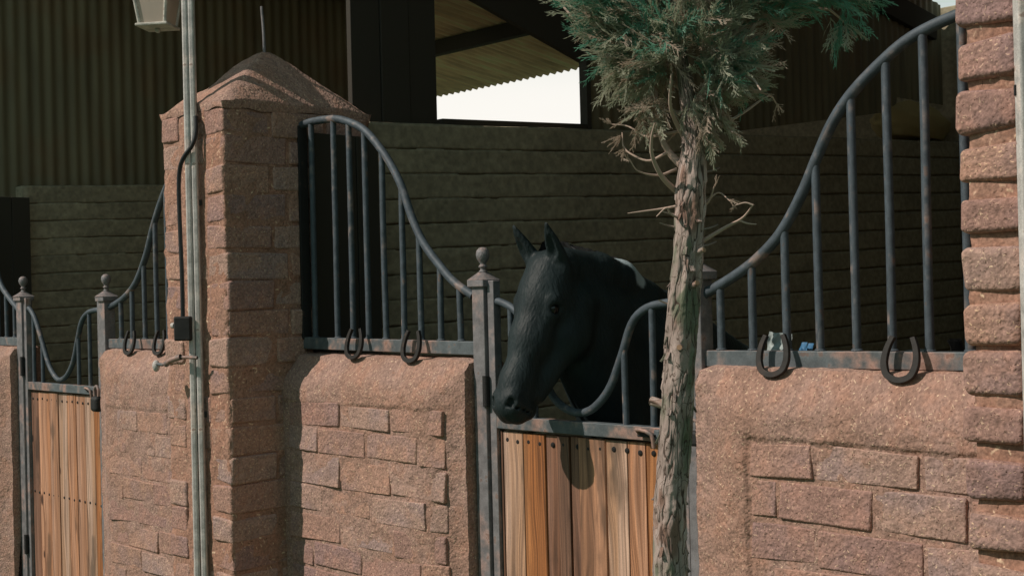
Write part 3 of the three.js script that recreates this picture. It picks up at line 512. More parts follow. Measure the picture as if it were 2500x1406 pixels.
{ // things lying on the walls
  const g = new THREE.SphereGeometry(1, 40, 24), p = g.attributes.position; for (let i = 0; i < p.count; i++) { const v = V(0, 0, 0).fromBufferAttribute(p, i), k = 1 + fb(v.x * 2, v.y * 2, v.z * 2) * 0.22; p.setXYZ(i, v.x * 0.16 * k, Math.max(-0.6, v.y * k) * 0.15, v.z * 0.42 * k); }
  const o = new THREE.Mesh(boxUV(smooth(g)), new THREE.MeshStandardMaterial({ color: 0xa89668, roughness: 1, bumpMap: tDimBump, bumpScale: 0.006 })); o.name = 'sack'; o.position.set(-4.37, 2.655, -4.97); tag(o, 'tan sack lying on the partition under the slanting sheet', 'sack');
  // crumpled sheet of pale plastic with a blue corner, on the ledge behind the right rail
  const cr = (w, h, sx, sy, seed, col, name, x, y, z, label, cat) => { const q = new THREE.PlaneGeometry(w, h, 22, 18), a = q.attributes.position; for (let i = 0; i < a.count; i++) { const u = a.getX(i), v = a.getY(i); const top = v > 0 ? noise(u * 22 + seed, 1) * 0.008 : 0; a.setXYZ(i, u * (1 - 0.25 * (v / h + 0.5)) + noise(v * 30, seed) * 0.006, v + top + h / 2, -0.012 + Math.abs(noise(u * 20 + seed, v * 20)) * 0.03 + noise(u * 70, v * 70, seed) * 0.006 - v * 0.15); }
    const f = q.clone(); const b = q.clone(); b.translate(0, 0, -0.03); b.scale(1, 0.94, 1); const m = new THREE.Mesh(boxUV(smooth(merge([f, b]))), new THREE.MeshStandardMaterial({ color: col, roughness: 0.55, side: THREE.DoubleSide })); m.name = name; m.position.set(x, y, z); return tag(m, label, cat); };
  cr(0.075, 0.095, 1, 1, 3, 0x9aa5a4, 'plastic_bag', -2.052, 1.388, -0.05, 'crumpled pale plastic bag behind the horseshoe rail', 'bag');
  cr(0.03, 0.066, 1, 1, 8, 0x3d6f96, 'blue_rag', -1.972, 1.39, -0.06, 'small blue rag beside the pale plastic bag', 'rag');
}

// ---------------------------------------------------------------- the black horse
{
  const bones = [];
  const B = (a, b, ra, rb, sx = 1, k = 0.03) => bones.push({ a, b, ra, rb, sx, k });
  // trunk
  B([0, 1.05, -0.72], [0, 1.0, -1.2], 0.25, 0.26, 1, 0.08); B([0, 1.0, -1.2], [0, 1.0, -1.65], 0.26, 0.27, 1, 0.08); B([0, 1.0, -1.65], [0, 1.06, -2.1], 0.27, 0.24, 1, 0.08);
  B([0, 1.30, -0.82], [0, 1.2, -1.3], 0.08, 0.10, 1, 0.08); B([0, 1.2, -1.3], [0, 1.2, -2.05], 0.10, 0.13, 1, 0.08);
  // neck
  B([0, 1.34, -0.8], [0, 1.535, -0.43], 0.075, 0.058, 1, 0.05); B([0, 1.535, -0.43], [0, 1.58, -0.32], 0.058, 0.052); B([0, 1.58, -0.32], [0, 1.645, -0.2], 0.052, 0.054); B([0, 1.645, -0.2], [0, 1.668, -0.10], 0.054, 0.054); B([0, 1.668, -0.10], [0, 1.688, 0.05], 0.054, 0.054);
  B([0, 1.2, -0.68], [0, 1.43, -0.30], 0.175, 0.118, 1, 0.05); B([0, 1.43, -0.30], [0, 1.57, -0.02], 0.118, 0.086, 1, 0.05);
  B([0, 1.13, -0.55], [0, 1.27, -0.27], 0.16, 0.105, 1, 0.05); B([0, 1.27, -0.27], [0, 1.47, -0.03], 0.105, 0.07, 1, 0.05);
  B([0, 1.17, -0.20], [0, 1.40, -0.035], 0.125, 0.095, 1, 0.05);
  // head
  B([0, 1.655, 0.105], [0, 1.585, 0.125], 0.080, 0.086); B([0, 1.60, 0.135], [0, 1.47, 0.195], 0.074, 0.062); B([0, 1.47, 0.195], [0, 1.35, 0.255], 0.058, 0.046); B([0, 1.35, 0.255], [0, 1.285, 0.275], 0.050, 0.057);
  for (const s of [-1, 1]) {
    B([0.045 * s, 1.56, 0.05], [0.042 * s, 1.475, 0.075], 0.066, 0.074, 1.1, 0.025);            // jowl
    B([0.035 * s, 1.44, 0.10], [0.024 * s, 1.31, 0.20], 0.045, 0.030);                             // jaw bar
    B([0.066 * s, 1.578, 0.165], [0.064 * s, 1.545, 0.17], 0.026, 0.022, 1, 0.018);               // brow above the eye
    B([0.050 * s, 1.53, 0.175], [0.040 * s, 1.43, 0.225], 0.020, 0.014, 1, 0.02);                  // cheek ridge
    B([0.030 * s, 1.305, 0.30], [0.032 * s, 1.28, 0.295], 0.022, 0.024, 1, 0.015);                // nostril wing
    B([0.030 * s, 1.262, 0.265], [0.022 * s, 1.252, 0.275], 0.028, 0.026, 1, 0.015);              // lips
  }
  B([0, 1.262, 0.225], [0, 1.256, 0.245], 0.032, 0.03, 1, 0.015);                                 // chin
  // legs
  for (const s of [-1, 1]) {
    B([0.14 * s, 1.0, -0.72], [0.13 * s, 0.72, -0.68], 0.13, 0.075, 1, 0.06); B([0.13 * s, 0.72, -0.68], [0.12 * s, 0.47, -0.70], 0.07, 0.048); B([0.12 * s, 0.47, -0.70], [0.12 * s, 0.19, -0.71], 0.042, 0.034); B([0.12 * s, 0.19, -0.71], [0.12 * s, 0.114, -0.66], 0.038, 0.055);
    B([0.15 * s, 1.08, -2.05], [0.15 * s, 0.78, -1.88], 0.20, 0.11, 1, 0.06); B([0.15 * s, 0.78, -1.88], [0.14 * s, 0.54, -2.13], 0.09, 0.05); B([0.14 * s, 0.54, -2.13], [0.13 * s, 0.19, -2.08], 0.045, 0.036); B([0.13 * s, 0.19, -2.08], [0.13 * s, 0.114, -2.03], 0.038, 0.055);
  }
  const eye = [0.076, 1.556, 0.168], nostril = [0.037, 1.293, 0.318];
  const pre = bones.map((o) => ({ ax: o.a[0], ay: o.a[1], az: o.a[2], bx: o.b[0] - o.a[0], by: o.b[1] - o.a[1], bz: o.b[2] - o.a[2], il: 1 / Math.max(1e-9, (o.b[0] - o.a[0]) ** 2 + (o.b[1] - o.a[1]) ** 2 + (o.b[2] - o.a[2]) ** 2), ra: o.ra, dr: o.rb - o.ra, sx: o.sx, k: o.k }));
  const field = (x, y, z) => {
    let d = 1;
    for (const o of pre) {
      const px = x - o.ax, py = y - o.ay, pz = z - o.az; let t = (px * o.bx + py * o.by + pz * o.bz) * o.il; t = t < 0 ? 0 : t > 1 ? 1 : t;
      const ex = (px - o.bx * t) * o.sx, ey = py - o.by * t, ez = pz - o.bz * t, e = Math.sqrt(ex * ex + ey * ey + ez * ez) - o.ra - o.dr * t;
      const h = Math.max(o.k - Math.abs(d - e), 0) / o.k; d = Math.min(d, e) - h * h * o.k * 0.25;
    }
    if (z > 0.02) { // ears, eye sockets and nostrils
      const s = x < 0 ? -1 : 1, xx = x * s;
      { const t = clamp((y - 1.69) / 0.118), cx = 0.052 + 0.016 * t, cz = 0.115 + 0.075 * t, r = 0.031 * Math.pow(Math.sin(Math.min(1, (1 - t) * 0.8 + 0.06) * Math.PI * 0.62), 0.9) + 0.001;
        let e = Math.hypot((xx - cx) * 0.95, (z - cz) * 1.25, y > 1.808 ? y - 1.808 : y < 1.67 ? y - 1.67 : 0) - r; const hol = Math.hypot(xx - cx - 0.006, (z - cz - 0.022) * 1.1, (y - 1.745) * 0.45) - 0.017; e = Math.max(e, -hol);
        const h = Math.max(0.015 - Math.abs(d - e), 0) / 0.015; d = Math.min(d, e) - h * h * 0.00375; }
      { const e = Math.hypot(xx - nostril[0], (y - nostril[1]) * 0.7, z - nostril[2]) - 0.011; d = Math.max(d, -e); }
      { const e = Math.hypot(xx - eye[0] - 0.012, (y - eye[1]) * 1.3, z - eye[2]) - 0.020; const h = Math.max(0.01 - Math.abs(d + e), 0) / 0.01; d = Math.max(d, -e) + h * h * 0.0025; }
      { const e = Math.hypot((y - 1.268 - (z - 0.28) * 0.4) * 1, Math.max(0, 0.235 - z)) - 0.0025; if (z < 0.33 && xx > 0.02) d = Math.max(d, -e); }  // mouth line
    }
    return d;
  };
  function nets(x0, x1, y0, y1, z0, z1, c) {                    // naive surface nets
    const nx = Math.ceil((x1 - x0) / c), ny = Math.ceil((y1 - y0) / c), nz = Math.ceil((z1 - z0) / c), F = new Float32Array((nx + 1) * (ny + 1) * (nz + 1)), I = (i, j, k) => (k * (ny + 1) + j) * (nx + 1) + i;
    for (let k = 0; k <= nz; k++) for (let j = 0; j <= ny; j++) for (let i = 0; i <= nx; i++) F[I(i, j, k)] = field(x0 + i * c, y0 + j * c, z0 + k * c);
    const id = new Int32Array(nx * ny * nz).fill(-1), C = (i, j, k) => (k * ny + j) * nx + i, pos = [], idx = [];
    for (let k = 0; k < nz; k++) for (let j = 0; j < ny; j++) for (let i = 0; i < nx; i++) {
      const v = []; let s = 0; for (let q = 0; q < 8; q++) { const f = F[I(i + (q & 1), j + (q >> 1 & 1), k + (q >> 2))]; v.push(f); if (f < 0) s++; }
      if (s === 0 || s === 8) continue; let sx = 0, sy = 0, sz = 0, n = 0;
      for (let a = 0; a < 8; a++) for (const e of [1, 2, 4]) { const b = a | e; if (a & e || (v[a] < 0) === (v[b] < 0)) continue; const t = v[a] / (v[a] - v[b]); sx += (a & 1) + (e === 1 ? t : 0); sy += (a >> 1 & 1) + (e === 2 ? t : 0); sz += (a >> 2) + (e === 4 ? t : 0); n++; }
      id[C(i, j, k)] = pos.length / 3; pos.push(x0 + (i + sx / n) * c, y0 + (j + sy / n) * c, z0 + (k + sz / n) * c);
    }
    const quad = (a, b, d, e, flip) => { if (a < 0 || b < 0 || d < 0 || e < 0) return; flip ? idx.push(a, d, b, a, e, d) : idx.push(a, b, d, a, d, e); };
    for (let k = 1; k < nz; k++) for (let j = 1; j < ny; j++) for (let i = 1; i < nx; i++) {
      const f0 = F[I(i, j, k)] < 0;
      if (f0 !== F[I(i + 1, j, k)] < 0) quad(id[C(i, j - 1, k - 1)], id[C(i, j, k - 1)], id[C(i, j, k)], id[C(i, j - 1, k)], !f0);
      if (f0 !== F[I(i, j + 1, k)] < 0) quad(id[C(i - 1, j, k - 1)], id[C(i - 1, j, k)], id[C(i, j, k)], id[C(i, j, k - 1)], !f0);
      if (f0 !== F[I(i, j, k + 1)] < 0) quad(id[C(i - 1, j - 1, k)], id[C(i, j - 1, k)], id[C(i, j, k)], id[C(i - 1, j, k)], !f0);
    }
    const g = new THREE.BufferGeometry(); g.setAttribute('position', new THREE.Float32BufferAttribute(pos, 3)); g.setIndex(idx); g.computeVertexNormals(); return g;
  }
  const geo = merge([nets(-0.20, 0.20, 1.13, 1.84, -0.42, 0.40, 0.007), nets(-0.42, 0.42, 0.0, 1.66, -2.45, -0.404, 0.018)].map((g) => { g.setAttribute('uv', new THREE.Float32BufferAttribute(new Float32Array(g.attributes.position.count * 2), 2)); return g; }));
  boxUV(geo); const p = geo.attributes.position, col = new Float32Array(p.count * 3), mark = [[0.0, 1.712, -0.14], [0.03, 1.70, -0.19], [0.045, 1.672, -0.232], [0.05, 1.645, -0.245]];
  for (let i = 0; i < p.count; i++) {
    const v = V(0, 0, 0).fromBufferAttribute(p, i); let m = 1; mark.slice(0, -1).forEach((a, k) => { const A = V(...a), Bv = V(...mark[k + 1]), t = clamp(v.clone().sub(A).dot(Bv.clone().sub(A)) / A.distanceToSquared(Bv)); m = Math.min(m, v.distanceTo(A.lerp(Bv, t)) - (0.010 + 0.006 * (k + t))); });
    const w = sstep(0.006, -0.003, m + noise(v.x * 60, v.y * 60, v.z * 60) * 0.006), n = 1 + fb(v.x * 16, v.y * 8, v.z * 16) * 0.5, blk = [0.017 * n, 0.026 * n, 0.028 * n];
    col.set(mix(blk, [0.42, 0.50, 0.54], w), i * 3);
  }
  geo.setAttribute('color', new THREE.BufferAttribute(col, 3));
  const tHair = paint(256, 256, (u, v) => [255 * pf(u, v, 70, 22, 3, 171)], false); tHair.repeat.set(3, 3);
  const t = thing('horse', 'black horse looking out over the plank gate, head hanging down', 'horse', null, [-2.838, -0.059, -0.10]); t.scale.setScalar(1.037);
  part('body', geo, new THREE.MeshPhysicalMaterial({ vertexColors: true, roughness: 0.56, specularIntensity: 0.4, bumpMap: tHair, bumpScale: 0.0022, sheen: 0.08, sheenRoughness: 0.5, sheenColor: new THREE.Color(0.10, 0.18, 0.2) }), t);
  const em = new THREE.MeshPhysicalMaterial({ color: 0x0a0706, roughness: 0.12 }); for (const s of [-1, 1]) part('eye', at(new THREE.SphereGeometry(0.018, 18, 12), (eye[0] - 0.008) * s, eye[1], eye[2]), em, t);
  // mane and forelock: locks of hair falling to the horse's right
  const q = rngOf(9), locks = []; const crest = [[1.755, 0.10], [1.748, 0.02], [1.725, -0.10], [1.702, -0.2], [1.636, -0.32], [1.60, -0.43], [1.42, -0.8]];
  const strip = (pts, w0) => { const cv = new THREE.CatmullRomCurve3(pts.map((a) => V(...a))), n = 8, ps = [], ix = [], a = q() * 3; const side = V(Math.cos(a) * 0.3, 0, Math.sin(a)).normalize(); for (let i = 0; i <= n; i++) { const c = cv.getPoint(i / n), w = w0 * (1 - (i / n) ** 2 * 0.9); ps.push(...c.clone().addScaledVector(side, w).toArray(), ...c.clone().addScaledVector(side, -w).add(V(0.002, 0, 0)).toArray()); if (i < n) ix.push(i * 2, i * 2 + 1, i * 2 + 2, i * 2 + 1, i * 2 + 3, i * 2 + 2); } const g = new THREE.BufferGeometry(); g.setAttribute('position', new THREE.Float32BufferAttribute(ps, 3)); g.setIndex(ix); g.computeVertexNormals(); return g.toNonIndexed(); };
  for (let i = 0; i < 420; i++) { const s = q() * (crest.length - 1) * 0.999, k = Math.floor(s), f = s - k, y = crest[k][0] * (1 - f) + crest[k + 1][0] * f - 0.012, z = crest[k][1] * (1 - f) + crest[k + 1][1] * f, L = 0.10 + q() * 0.12, up = 0.012 + q() * 0.014; locks.push(strip([[(q() - 0.5) * 0.03, y, z], [-0.022 - q() * 0.01, y + up, z + (q() - 0.5) * 0.02], [-0.075 - q() * 0.02, y - L * 0.4, z + (q() - 0.5) * 0.03], [-0.10 - q() * 0.03, y - L, z + (q() - 0.5) * 0.05]], 0.004 + q() * 0.004)); }
  const hm = new THREE.MeshStandardMaterial({ color: new THREE.Color().setRGB(0.012, 0.013, 0.014), roughness: 0.55, side: THREE.DoubleSide });
  part('mane', mergeGeometries(locks), hm, t);
  const tl = []; for (let i = 0; i < 60; i++) tl.push(taper([[(q() - 0.5) * 0.05, 1.36, -2.36], [(q() - 0.5) * 0.07, 1.2, -2.44], [(q() - 0.5) * 0.12, 0.9, -2.44 + (q() - 0.5) * 0.05], [(q() - 0.5) * 0.14, 0.5 + q() * 0.15, -2.42]], 0.012, 0.002, 4, 8)); part('tail', merge(tl), hm, t);
}

// ---------------------------------------------------------------- the young juniper in front of the wall
{
  const t = thing('juniper_tree', 'young juniper with flaking bark and bare lower twigs before the gate', 'tree');
  const tBark = paint(512, 1024, (u, v, i, j) => { // tile 0.18 m round, 0.5 m up
    const w = (pf(u, v, 5, 6, 3, 131) - 0.5) * 0.12, pl = pf(u + w, v, 10, 9, 3, 133), cr = Math.abs(pf(u + w, v, 14, 7, 3, 137) - 0.5), cr2 = Math.abs(pf(u, v + w, 8, 20, 3, 139) - 0.5), moss = pf(u, v, 4, 6, 4, 151), g = H[(i * 7919 + j * 104729) & 65535] - 0.5;
    let c = mix([150, 134, 126], [178, 160, 152], sstep(0.35, 0.7, pl)); c = mix(c, [128, 98, 84], sstep(0.55, 0.8, pf(u, v, 7, 9, 4, 157)) * 0.8); c = mix(c, [84, 96, 74], sstep(0.56, 0.74, moss) * 0.7);
    c = mix(c, [70, 56, 48], Math.max(sstep(0.026, 0.006, cr), sstep(0.018, 0.004, cr2) * 0.7)); const m = 1 + g * 0.25; return c.map((x) => x * m); });
  tBark.repeat.set(1 / 0.18, 1 / 0.5);
  const tBarkB = paint(256, 512, (u, v) => { const w = (pf(u, v, 5, 6, 3, 131) - 0.5) * 0.12, cr = Math.abs(pf(u + w, v, 14, 7, 3, 137) - 0.5); return [255 * clamp(0.25 + sstep(0.0, 0.08, cr) * 0.5 + (pf(u, v, 30, 24, 3, 161) - 0.5) * 0.6)]; }, false); tBarkB.repeat.set(1 / 0.18, 1 / 0.5);
  const bark = new THREE.MeshStandardMaterial({ map: tBark, bumpMap: tBarkB, bumpScale: 0.004, roughness: 0.95 });
  const cl = [[-1.315, 0.0, 1.3, 0.041], [-1.320, 0.35, 1.3, 0.034], [-1.322, 0.75, 1.3, 0.0305], [-1.314, 1.153, 1.3, 0.0288], [-1.309, 1.286, 1.3, 0.0272], [-1.292, 1.415, 1.3, 0.0275], [-1.278, 1.543, 1.3, 0.0272], [-1.262, 1.67, 1.3, 0.0242], [-1.253, 1.764, 1.3, 0.0236], [-1.247, 1.826, 1.3, 0.0195], [-1.254, 1.921, 1.305, 0.0125], [-1.266, 2.01, 1.312, 0.0105], [-1.28, 2.3, 1.31, 0.009], [-1.28, 2.7, 1.29, 0.008], [-1.28, 3.1, 1.3, 0.003]];
  const cv = new THREE.CatmullRomCurve3(cl.map(([x, y, z]) => V(x, y, z))), rad = (s) => { const f = s * (cl.length - 1), k = Math.min(cl.length - 2, Math.floor(f)); return (cl[k][3] + (cl[k + 1][3] - cl[k][3]) * (f - k)) * 0.9; };
  const NS = 620, NR = 44, pos = [], uv = [], idx = [];
  for (let i = 0; i <= NS; i++) { const s = i / NS, c = cv.getPoint(s), r = rad(s);
    for (let j = 0; j <= NR; j++) { const a = j / NR * 2 * Math.PI, dx = Math.cos(a), dz = Math.sin(a), y = c.y;
      // scales of bark lifting at their lower edges
      const pl = noise(dx * 1.6 + 4, y * 16 + dz * 1.2, dz * 1.6), lift = ((y * 15 + noise(dx * 2.2, y * 4, dz * 2.2) * 2.4) % 1 + 1) % 1;
      const k = (1 - lift) ** 2 * 0.0020 * sstep(-0.2, 0.25, pl) + noise(dx * 3, y * 34, dz * 3) * 0.0022 + noise(dx * 1.2, y * 7, dz * 1.2) * 0.004 - 0.003 * sstep(0.10, 0.0, Math.abs(noise(dx * 2.6 + 9, y * 9, dz * 2.6)));
      const R = Math.max(0.0015, r + k * Math.min(1, r / 0.02)); pos.push(c.x + dx * R, y, c.z + dz * R); uv.push(a / (2 * Math.PI) * 0.18, y); } }
  for (let i = 0; i < NS; i++) for (let j = 0; j < NR; j++) { const a = i * (NR + 1) + j, b = a + NR + 1; idx.push(a, b, a + 1, b, b + 1, a + 1); }
  const g = new THREE.BufferGeometry(); g.setAttribute('position', new THREE.Float32BufferAttribute(pos, 3)); g.setAttribute('uv', new THREE.Float32BufferAttribute(uv, 2)); g.setIndex(idx); g.computeVertexNormals();
  const tr = part('trunk', g, bark, t);
  // loose bark flakes and cut stubs
  const q = rngOf(55), flakes = [];
  for (let i = 0; i < 40; i++) { const s = 0.18 + q() * 0.5, c = cv.getPoint(s), r = rad(s), a = q() * 6.283, w = 0.003 + q() * 0.006, h = 0.006 + q() * 0.012; const f = new THREE.BoxGeometry(w, h, 0.0016, 2, 3, 1), pp = f.attributes.position; for (let k = 0; k < pp.count; k++) pp.setZ(k, pp.getZ(k) + (pp.getY(k) / h - 0.2) * -0.004 * q()); f.rotateX(-0.25 - q() * 0.25); f.translate(0, 0, r + 0.0015); f.rotateY(a); f.translate(c.x, c.y, c.z); const u = f.attributes.uv; for (let k = 0; k < u.count; k++) u.setXY(k, u.getX(k) * 0.02 + a * 0.03, u.getY(k) * 0.02 + c.y); f.computeVertexNormals(); flakes.push(f); }
  const fk = part('bark_flakes', merge(flakes), bark, tr); fk.userData.kind = 'stuff';
  const cut = new THREE.MeshStandardMaterial({ color: 0x94765c, roughness: 0.8 });
  for (const [y, a, L, r] of [[1.60, 0.3, 0.010, 0.0045], [1.505, 0.95, 0.006, 0.005], [1.415, 2.9, 0.02, 0.0075], [1.65, 0.05, 0.012, 0.0042]]) {
    let s = 0; while (s < 1 && cv.getPoint(s).y < y) s += 0.002; const c = cv.getPoint(s), R = rad(s), d = V(Math.cos(a), 0.25, Math.sin(a)), e = c.clone().addScaledVector(d, R + L); const st = part('stub', rod(c.toArray(), e.toArray(), r, 10), bark, tr); const cp = new THREE.CylinderGeometry(r * 0.86, r * 0.86, 0.0016, 10); cp.applyQuaternion(new THREE.Quaternion().setFromUnitVectors(V(0, 1, 0), d.clone().normalize())); part('cut_face', at(cp, ...e.toArray()), cut, st, 'pale cut wood');
  }
  const br = [
    [[[-1.28, 1.752, 1.297], [-1.281, 1.775, 1.334], [-1.275, 1.805, 1.364], [-1.259, 1.83, 1.384], [-1.239, 1.85, 1.399]], 0.006], [[[-1.282, 1.79, 1.299], [-1.293, 1.78, 1.329], [-1.306, 1.786, 1.362], [-1.306, 1.804, 1.382]], 0.003],
    [[[-1.262, 1.785, 1.297], [-1.287, 1.812, 1.304], [-1.296, 1.835, 1.313], [-1.301, 1.876, 1.319], [-1.303, 1.918, 1.321], [-1.308, 1.978, 1.327]], 0.0075], [[[-1.292, 1.816, 1.309], [-1.318, 1.805, 1.322], [-1.342, 1.816, 1.333], [-1.358, 1.83, 1.335], [-1.366, 1.854, 1.329]], 0.003],
    [[[-1.265, 1.849, 1.296], [-1.307, 1.846, 1.304], [-1.333, 1.845, 1.309], [-1.362, 1.864, 1.318], [-1.39, 1.87, 1.326]], 0.0035], [[[-1.262, 1.825, 1.292], [-1.261, 1.861, 1.325], [-1.244, 1.885, 1.357], [-1.221, 1.922, 1.38]], 0.0055],
    [[[-1.262, 1.722, 1.288], [-1.237, 1.736, 1.28], [-1.217, 1.76, 1.288]], 0.0036], [[[-1.24, 1.738, 1.279], [-1.225, 1.75, 1.268], [-1.201, 1.735, 1.271]], 0.002],
    [[[-1.262, 1.668, 1.288], [-1.221, 1.695, 1.263], [-1.189, 1.709, 1.258], [-1.165, 1.728, 1.262]], 0.0048], [[[-1.166, 1.727, 1.262], [-1.174, 1.731, 1.270], [-1.186, 1.728, 1.278]], 0.002], [[[-1.195, 1.706, 1.26], [-1.186, 1.701, 1.25], [-1.174, 1.699, 1.243]], 0.0022],
    [[[-1.268, 1.734, 1.296], [-1.298, 1.729, 1.315], [-1.317, 1.726, 1.335], [-1.336, 1.723, 1.355]], 0.003], [[[-1.262, 1.706, 1.297], [-1.263, 1.717, 1.337], [-1.262, 1.727, 1.35], [-1.272, 1.714, 1.362]], 0.003],
    [[[-1.251, 1.842, 1.29], [-1.255, 1.857, 1.227], [-1.243, 1.884, 1.172], [-1.233, 1.914, 1.118], [-1.242, 1.904, 1.083]], 0.004], [[[-1.25, 1.83, 1.29], [-1.243, 1.865, 1.288], [-1.225, 1.906, 1.298], [-1.194, 1.964, 1.295], [-1.164, 2.03, 1.293]], 0.008],
    [[[-1.25, 1.855, 1.29], [-1.254, 1.895, 1.241], [-1.238, 1.956, 1.195], [-1.203, 2.017, 1.131], [-1.164, 2.052, 1.061], [-1.148, 2.028, 1.015]], 0.006], [[[-1.25, 1.89, 1.295], [-1.309, 1.95, 1.292], [-1.369, 1.995, 1.319], [-1.431, 2.034, 1.348], [-1.47, 2.074, 1.353]], 0.007],
    [[[-1.25, 1.868, 1.295], [-1.333, 1.896, 1.276], [-1.399, 1.945, 1.268], [-1.462, 1.968, 1.257]], 0.005], [[[-1.25, 1.885, 1.29], [-1.208, 1.911, 1.279], [-1.153, 1.916, 1.281], [-1.118, 1.891, 1.301]], 0.005],
  ];
  for (let k = 0; k < 22; k++) { const y = 2.08 + k * 0.045, a = k * 2.4, L = 0.38 - (y - 2.0) * 0.26; br.push([[[-1.26, y, 1.295], [-1.26 + Math.cos(a) * L * 0.5, y + 0.05, 1.295 + Math.sin(a) * L * 0.5], [-1.26 + Math.cos(a) * L, y + 0.14, 1.295 + Math.sin(a) * L]], 0.006]); }
  const twigM = new THREE.MeshStandardMaterial({ color: 0xb39c8e, roughness: 0.9 });
  for (const [pts, r] of br) part('branch', taper(pts, r * 0.85, Math.max(0.0008, r * 0.25), 7, 18), twigM, t);
  for (const [y, a] of [[1.715, 2.7], [1.696, 2.5], [1.69, 5.6], [1.665, 5.4], [1.78, 5.3], [1.82, 5.2], [1.575, 3.0]]) { let s = 0; while (s < 1 && cv.getPoint(s).y < y) s += 0.002; const c = cv.getPoint(s), d = V(Math.cos(a), 0.1, Math.sin(a)); part('twig', taper([c.toArray(), c.clone().addScaledVector(d, 0.028).toArray(), c.clone().addScaledVector(d, 0.045).add(V(0, 0.004, 0)).toArray()], 0.0025, 0.0012, 6, 6), bark, t); }

  // foliage: flat fans of fine scaly twiglets
  const G = { green: [], mid: [], dry: [] };
  function spray(o, dir, L, bag, n = 15) {
    dir = dir.clone().normalize(); const side = V(q() - 0.5, q() - 0.5, q() - 0.5).cross(dir).normalize(), nrm = dir.clone().cross(side); const W = 0.0006 + q() * 0.0004;
    const seg = (a, b, w) => { const d = b.clone().sub(a), s = d.clone().cross(nrm).normalize().multiplyScalar(w), s2 = nrm.clone().multiplyScalar(w * 0.8); bag.push(a.x + s.x, a.y + s.y, a.z + s.z, a.x - s.x, a.y - s.y, a.z - s.z, b.x, b.y, b.z, a.x + s2.x, a.y + s2.y, a.z + s2.z, a.x - s2.x, a.y - s2.y, a.z - s2.z, b.x, b.y, b.z); };
    let pnt = o.clone(), d = dir.clone(); const st = 6, bend = side.clone().multiplyScalar((q() - 0.5) * 0.3).add(V(0, -0.06 + q() * 0.2, 0));
    for (let i = 0; i < st; i++) { const nx = pnt.clone().addScaledVector(d, L / st); seg(pnt, nx.clone().addScaledVector(d, L / st * 0.4), W * 1.5);
      const nb = Math.ceil(n / st); for (let k = 0; k < nb; k++) { const sg = (k + i) % 2 ? 1 : -1, ang = 0.35 + q() * 0.5, l = L * (0.42 - 0.045 * i) * (0.6 + q() * 0.6), dd = d.clone().multiplyScalar(Math.cos(ang)).addScaledVector(side, sg * Math.sin(ang)).addScaledVector(nrm, (q() - 0.5) * 0.5).normalize(), s0 = pnt.clone().lerp(nx, q()), m1 = s0.clone().addScaledVector(dd, l * 0.55), e1 = m1.clone().addScaledVector(dd.clone().add(d.clone().multiplyScalar(0.5)).normalize(), l * 0.5);
        seg(s0, m1.clone().lerp(e1, 0.3), W * 1.25); seg(m1, e1, W); if (q() < 0.6) seg(m1, m1.clone().addScaledVector(dd.clone().multiplyScalar(0.7).addScaledVector(side, -sg * 0.6).normalize(), l * 0.32), W * 0.9); }
      pnt = nx; d.add(bend.clone().multiplyScalar(0.35)).normalize(); }
  }
  // clumps: centre, radius, how many, share of green, of dry, outward direction, length of a spray
  const R = V(0.689, 0, -0.724), U = V(0, 1, 0), Fw = V(-0.724, 0, -0.69), o0 = V(-1.256, 2.0, 1.295);
  const P = (r, u, f) => o0.clone().addScaledVector(R, r).addScaledVector(U, u).addScaledVector(Fw, f);
  const clump = (r, u, f, sr, su, sf, n, green, dry, dir, L) => { for (let i = 0; i < n; i++) { let a, b, c; do { a = q() * 2 - 1; b = q() * 2 - 1; c = q() * 2 - 1; } while (a * a + b * b + c * c > 1); const x = q(), bag = x < green ? G.green : x > 1 - dry ? G.dry : G.mid; const d = R.clone().multiplyScalar(dir[0] + (q() - 0.5) * 1.1).addScaledVector(U, dir[1] + (q() - 0.5) * 1.1).addScaledVector(Fw, dir[2] + (q() - 0.5) * 1.2); spray(P(r + a * sr, u + b * su, f + c * sf), d, L * (0.6 + q() * 0.7), bag, 16); } };
  clump(-0.118, 0.07, 0.0, 0.045, 0.07, 0.08, 371, 0.85, 0.01, [-0.8, 0.5, 0], 0.057);
  clump(-0.085, 0.012, 0.02, 0.055, 0.05, 0.08, 272, 0.35, 0.09, [-0.5, 0.2, 0], 0.057);
  clump(-0.06, -0.045, 0.03, 0.055, 0.035, 0.06, 184, 0.05, 0.22, [-0.4, -0.4, 0], 0.052);
  clump(-0.03, 0.04, 0.03, 0.08, 0.07, 0.08, 321, 0.12, 0.15, [-0.1, 0.6, 0], 0.063);
  clump(0.055, 0.035, -0.02, 0.06, 0.05, 0.07, 247, 0.15, 0.26, [0.4, 0.5, 0], 0.057);
  clump(0.05, -0.045, -0.02, 0.05, 0.04, 0.05, 197, 0.22, 0.26, [0.5, 0.1, -0.2], 0.052);
  clump(0.02, -0.125, -0.02, 0.032, 0.045, 0.04, 97, 0.04, 0.45, [0.2, -0.8, -0.2], 0.046);
  clump(-0.055, -0.115, 0.0, 0.03, 0.03, 0.03, 38, 0.0, 0.45, [-0.2, -0.5, 0], 0.040);
  clump(0.06, -0.10, -0.03, 0.03, 0.025, 0.03, 52, 0.05, 0.38, [0.5, 0.0, -0.2], 0.040);
  clump(0.125, 0.055, 0.0, 0.05, 0.05, 0.07, 272, 0.55, 0.09, [0.6, 0.3, 0], 0.057);
  clump(0.22, 0.075, 0.03, 0.07, 0.03, 0.06, 247, 0.75, 0.04, [0.7, 0.0, 0], 0.057);
  clump(0.245, 0.02, 0.03, 0.02, 0.022, 0.02, 17, 0.5, 0.08, [0.3, -0.7, 0], 0.052);
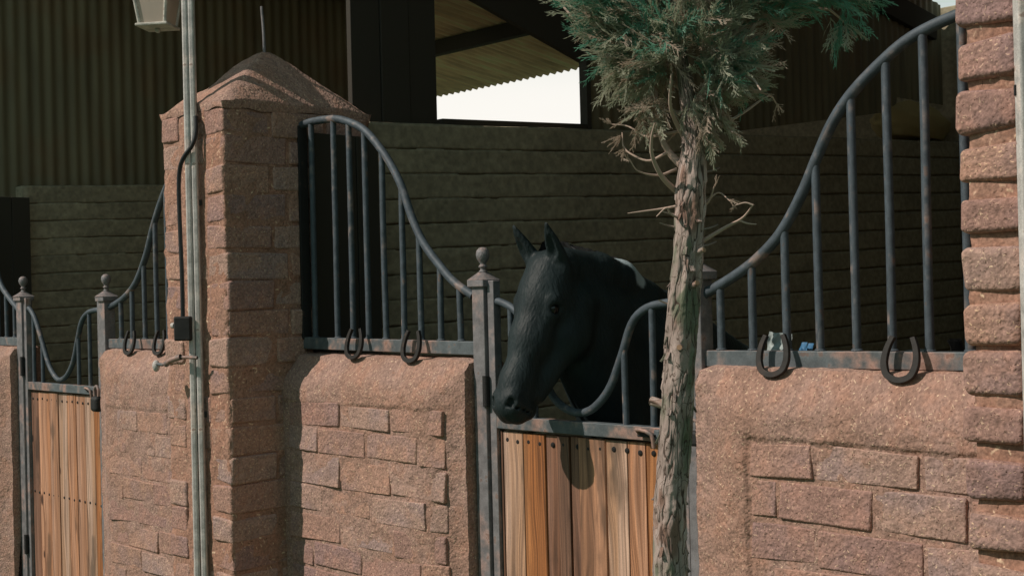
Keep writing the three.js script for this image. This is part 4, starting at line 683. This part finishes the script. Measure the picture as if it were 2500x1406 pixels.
  clump(0.0, 0.03, -0.07, 0.06, 0.08, 0.03, 118, 0.25, 0.25, [0.0, 0.3, -0.5], 0.057);
  clump(0.03, -0.06, -0.06, 0.035, 0.04, 0.02, 48, 0.15, 0.35, [0.1, -0.3, -0.4], 0.052);
  clump(-0.05, -0.02, -0.05, 0.05, 0.04, 0.03, 75, 0.2, 0.25, [-0.2, 0.1, -0.4], 0.057);
  for (let k = 0; k < 210; k++) { const y = 0.13 + q() * 1.1, rr0 = 0.42 * (1 - y / 1.35), a = q() * 6.283, rad0 = rr0 * Math.sqrt(q()); const o = V(o0.x + Math.cos(a) * rad0, o0.y + y + rad0 * 0.25, o0.z + Math.sin(a) * rad0); spray(o, V(Math.cos(a) * 0.8, 0.5 + q() * 0.5, Math.sin(a) * 0.8), 0.05 + q() * 0.05, q() < 0.75 ? G.green : G.mid, 14); }
  // dead tufts at twig ends
  const tuft = (x, y, z, dx, dy, dz, n, L) => { for (let i = 0; i < n; i++) spray(V(x, y, z), V(dx + (q() - 0.5) * 0.8, dy + (q() - 0.5) * 0.8, dz + (q() - 0.5) * 0.8), L * (0.6 + q() * 0.6), G.dry, 6); };
  tuft(-1.203, 1.738, 1.271, 0.5, -0.5, -0.4, 5, 0.022); tuft(-1.186, 1.728, 1.278, -0.5, -0.3, 0.3, 3, 0.016); tuft(-1.366, 1.85, 1.329, -0.2, -0.5, 0.2, 9, 0.03); tuft(-1.355, 1.828, 1.335, -0.2, -0.5, 0.2, 6, 0.022); tuft(-1.39, 1.87, 1.326, -0.6, 0.1, 0.4, 4, 0.02); tuft(-1.217, 1.758, 1.288, 0.2, 0.7, 0, 2, 0.016); tuft(-1.306, 1.80, 1.382, -0.3, 0.5, 0.3, 2, 0.016); tuft(-1.24, 1.905, 1.085, 0.1, -0.6, -0.3, 3, 0.03);
  const leafMat = (r, g2, b) => new THREE.MeshPhysicalMaterial({ color: new THREE.Color().setRGB(r, g2, b), roughness: 1, transmission: 0.5, thickness: 0, side: THREE.DoubleSide });
  const crown = (name, a, m) => { const f = new THREE.BufferGeometry(); f.setAttribute('position', new THREE.Float32BufferAttribute(a, 3)); f.computeVertexNormals(); return part(name, f, m, t); };
  const cr = crown('crown', G.green, leafMat(0.17, 0.40, 0.285)); cr.userData.label = 'blue-green scaly foliage'; crown('inner_foliage', G.mid, leafMat(0.47, 0.48, 0.36)).userData.label = 'dull grey-green inner foliage'; crown('dry_foliage', G.dry, leafMat(0.52, 0.42, 0.33)).userData.label = 'dry brown foliage';
}

scene.traverse((o) => { if (o.isMesh) { o.castShadow = true; o.receiveShadow = true; } });
renderer.render(scene, camera);
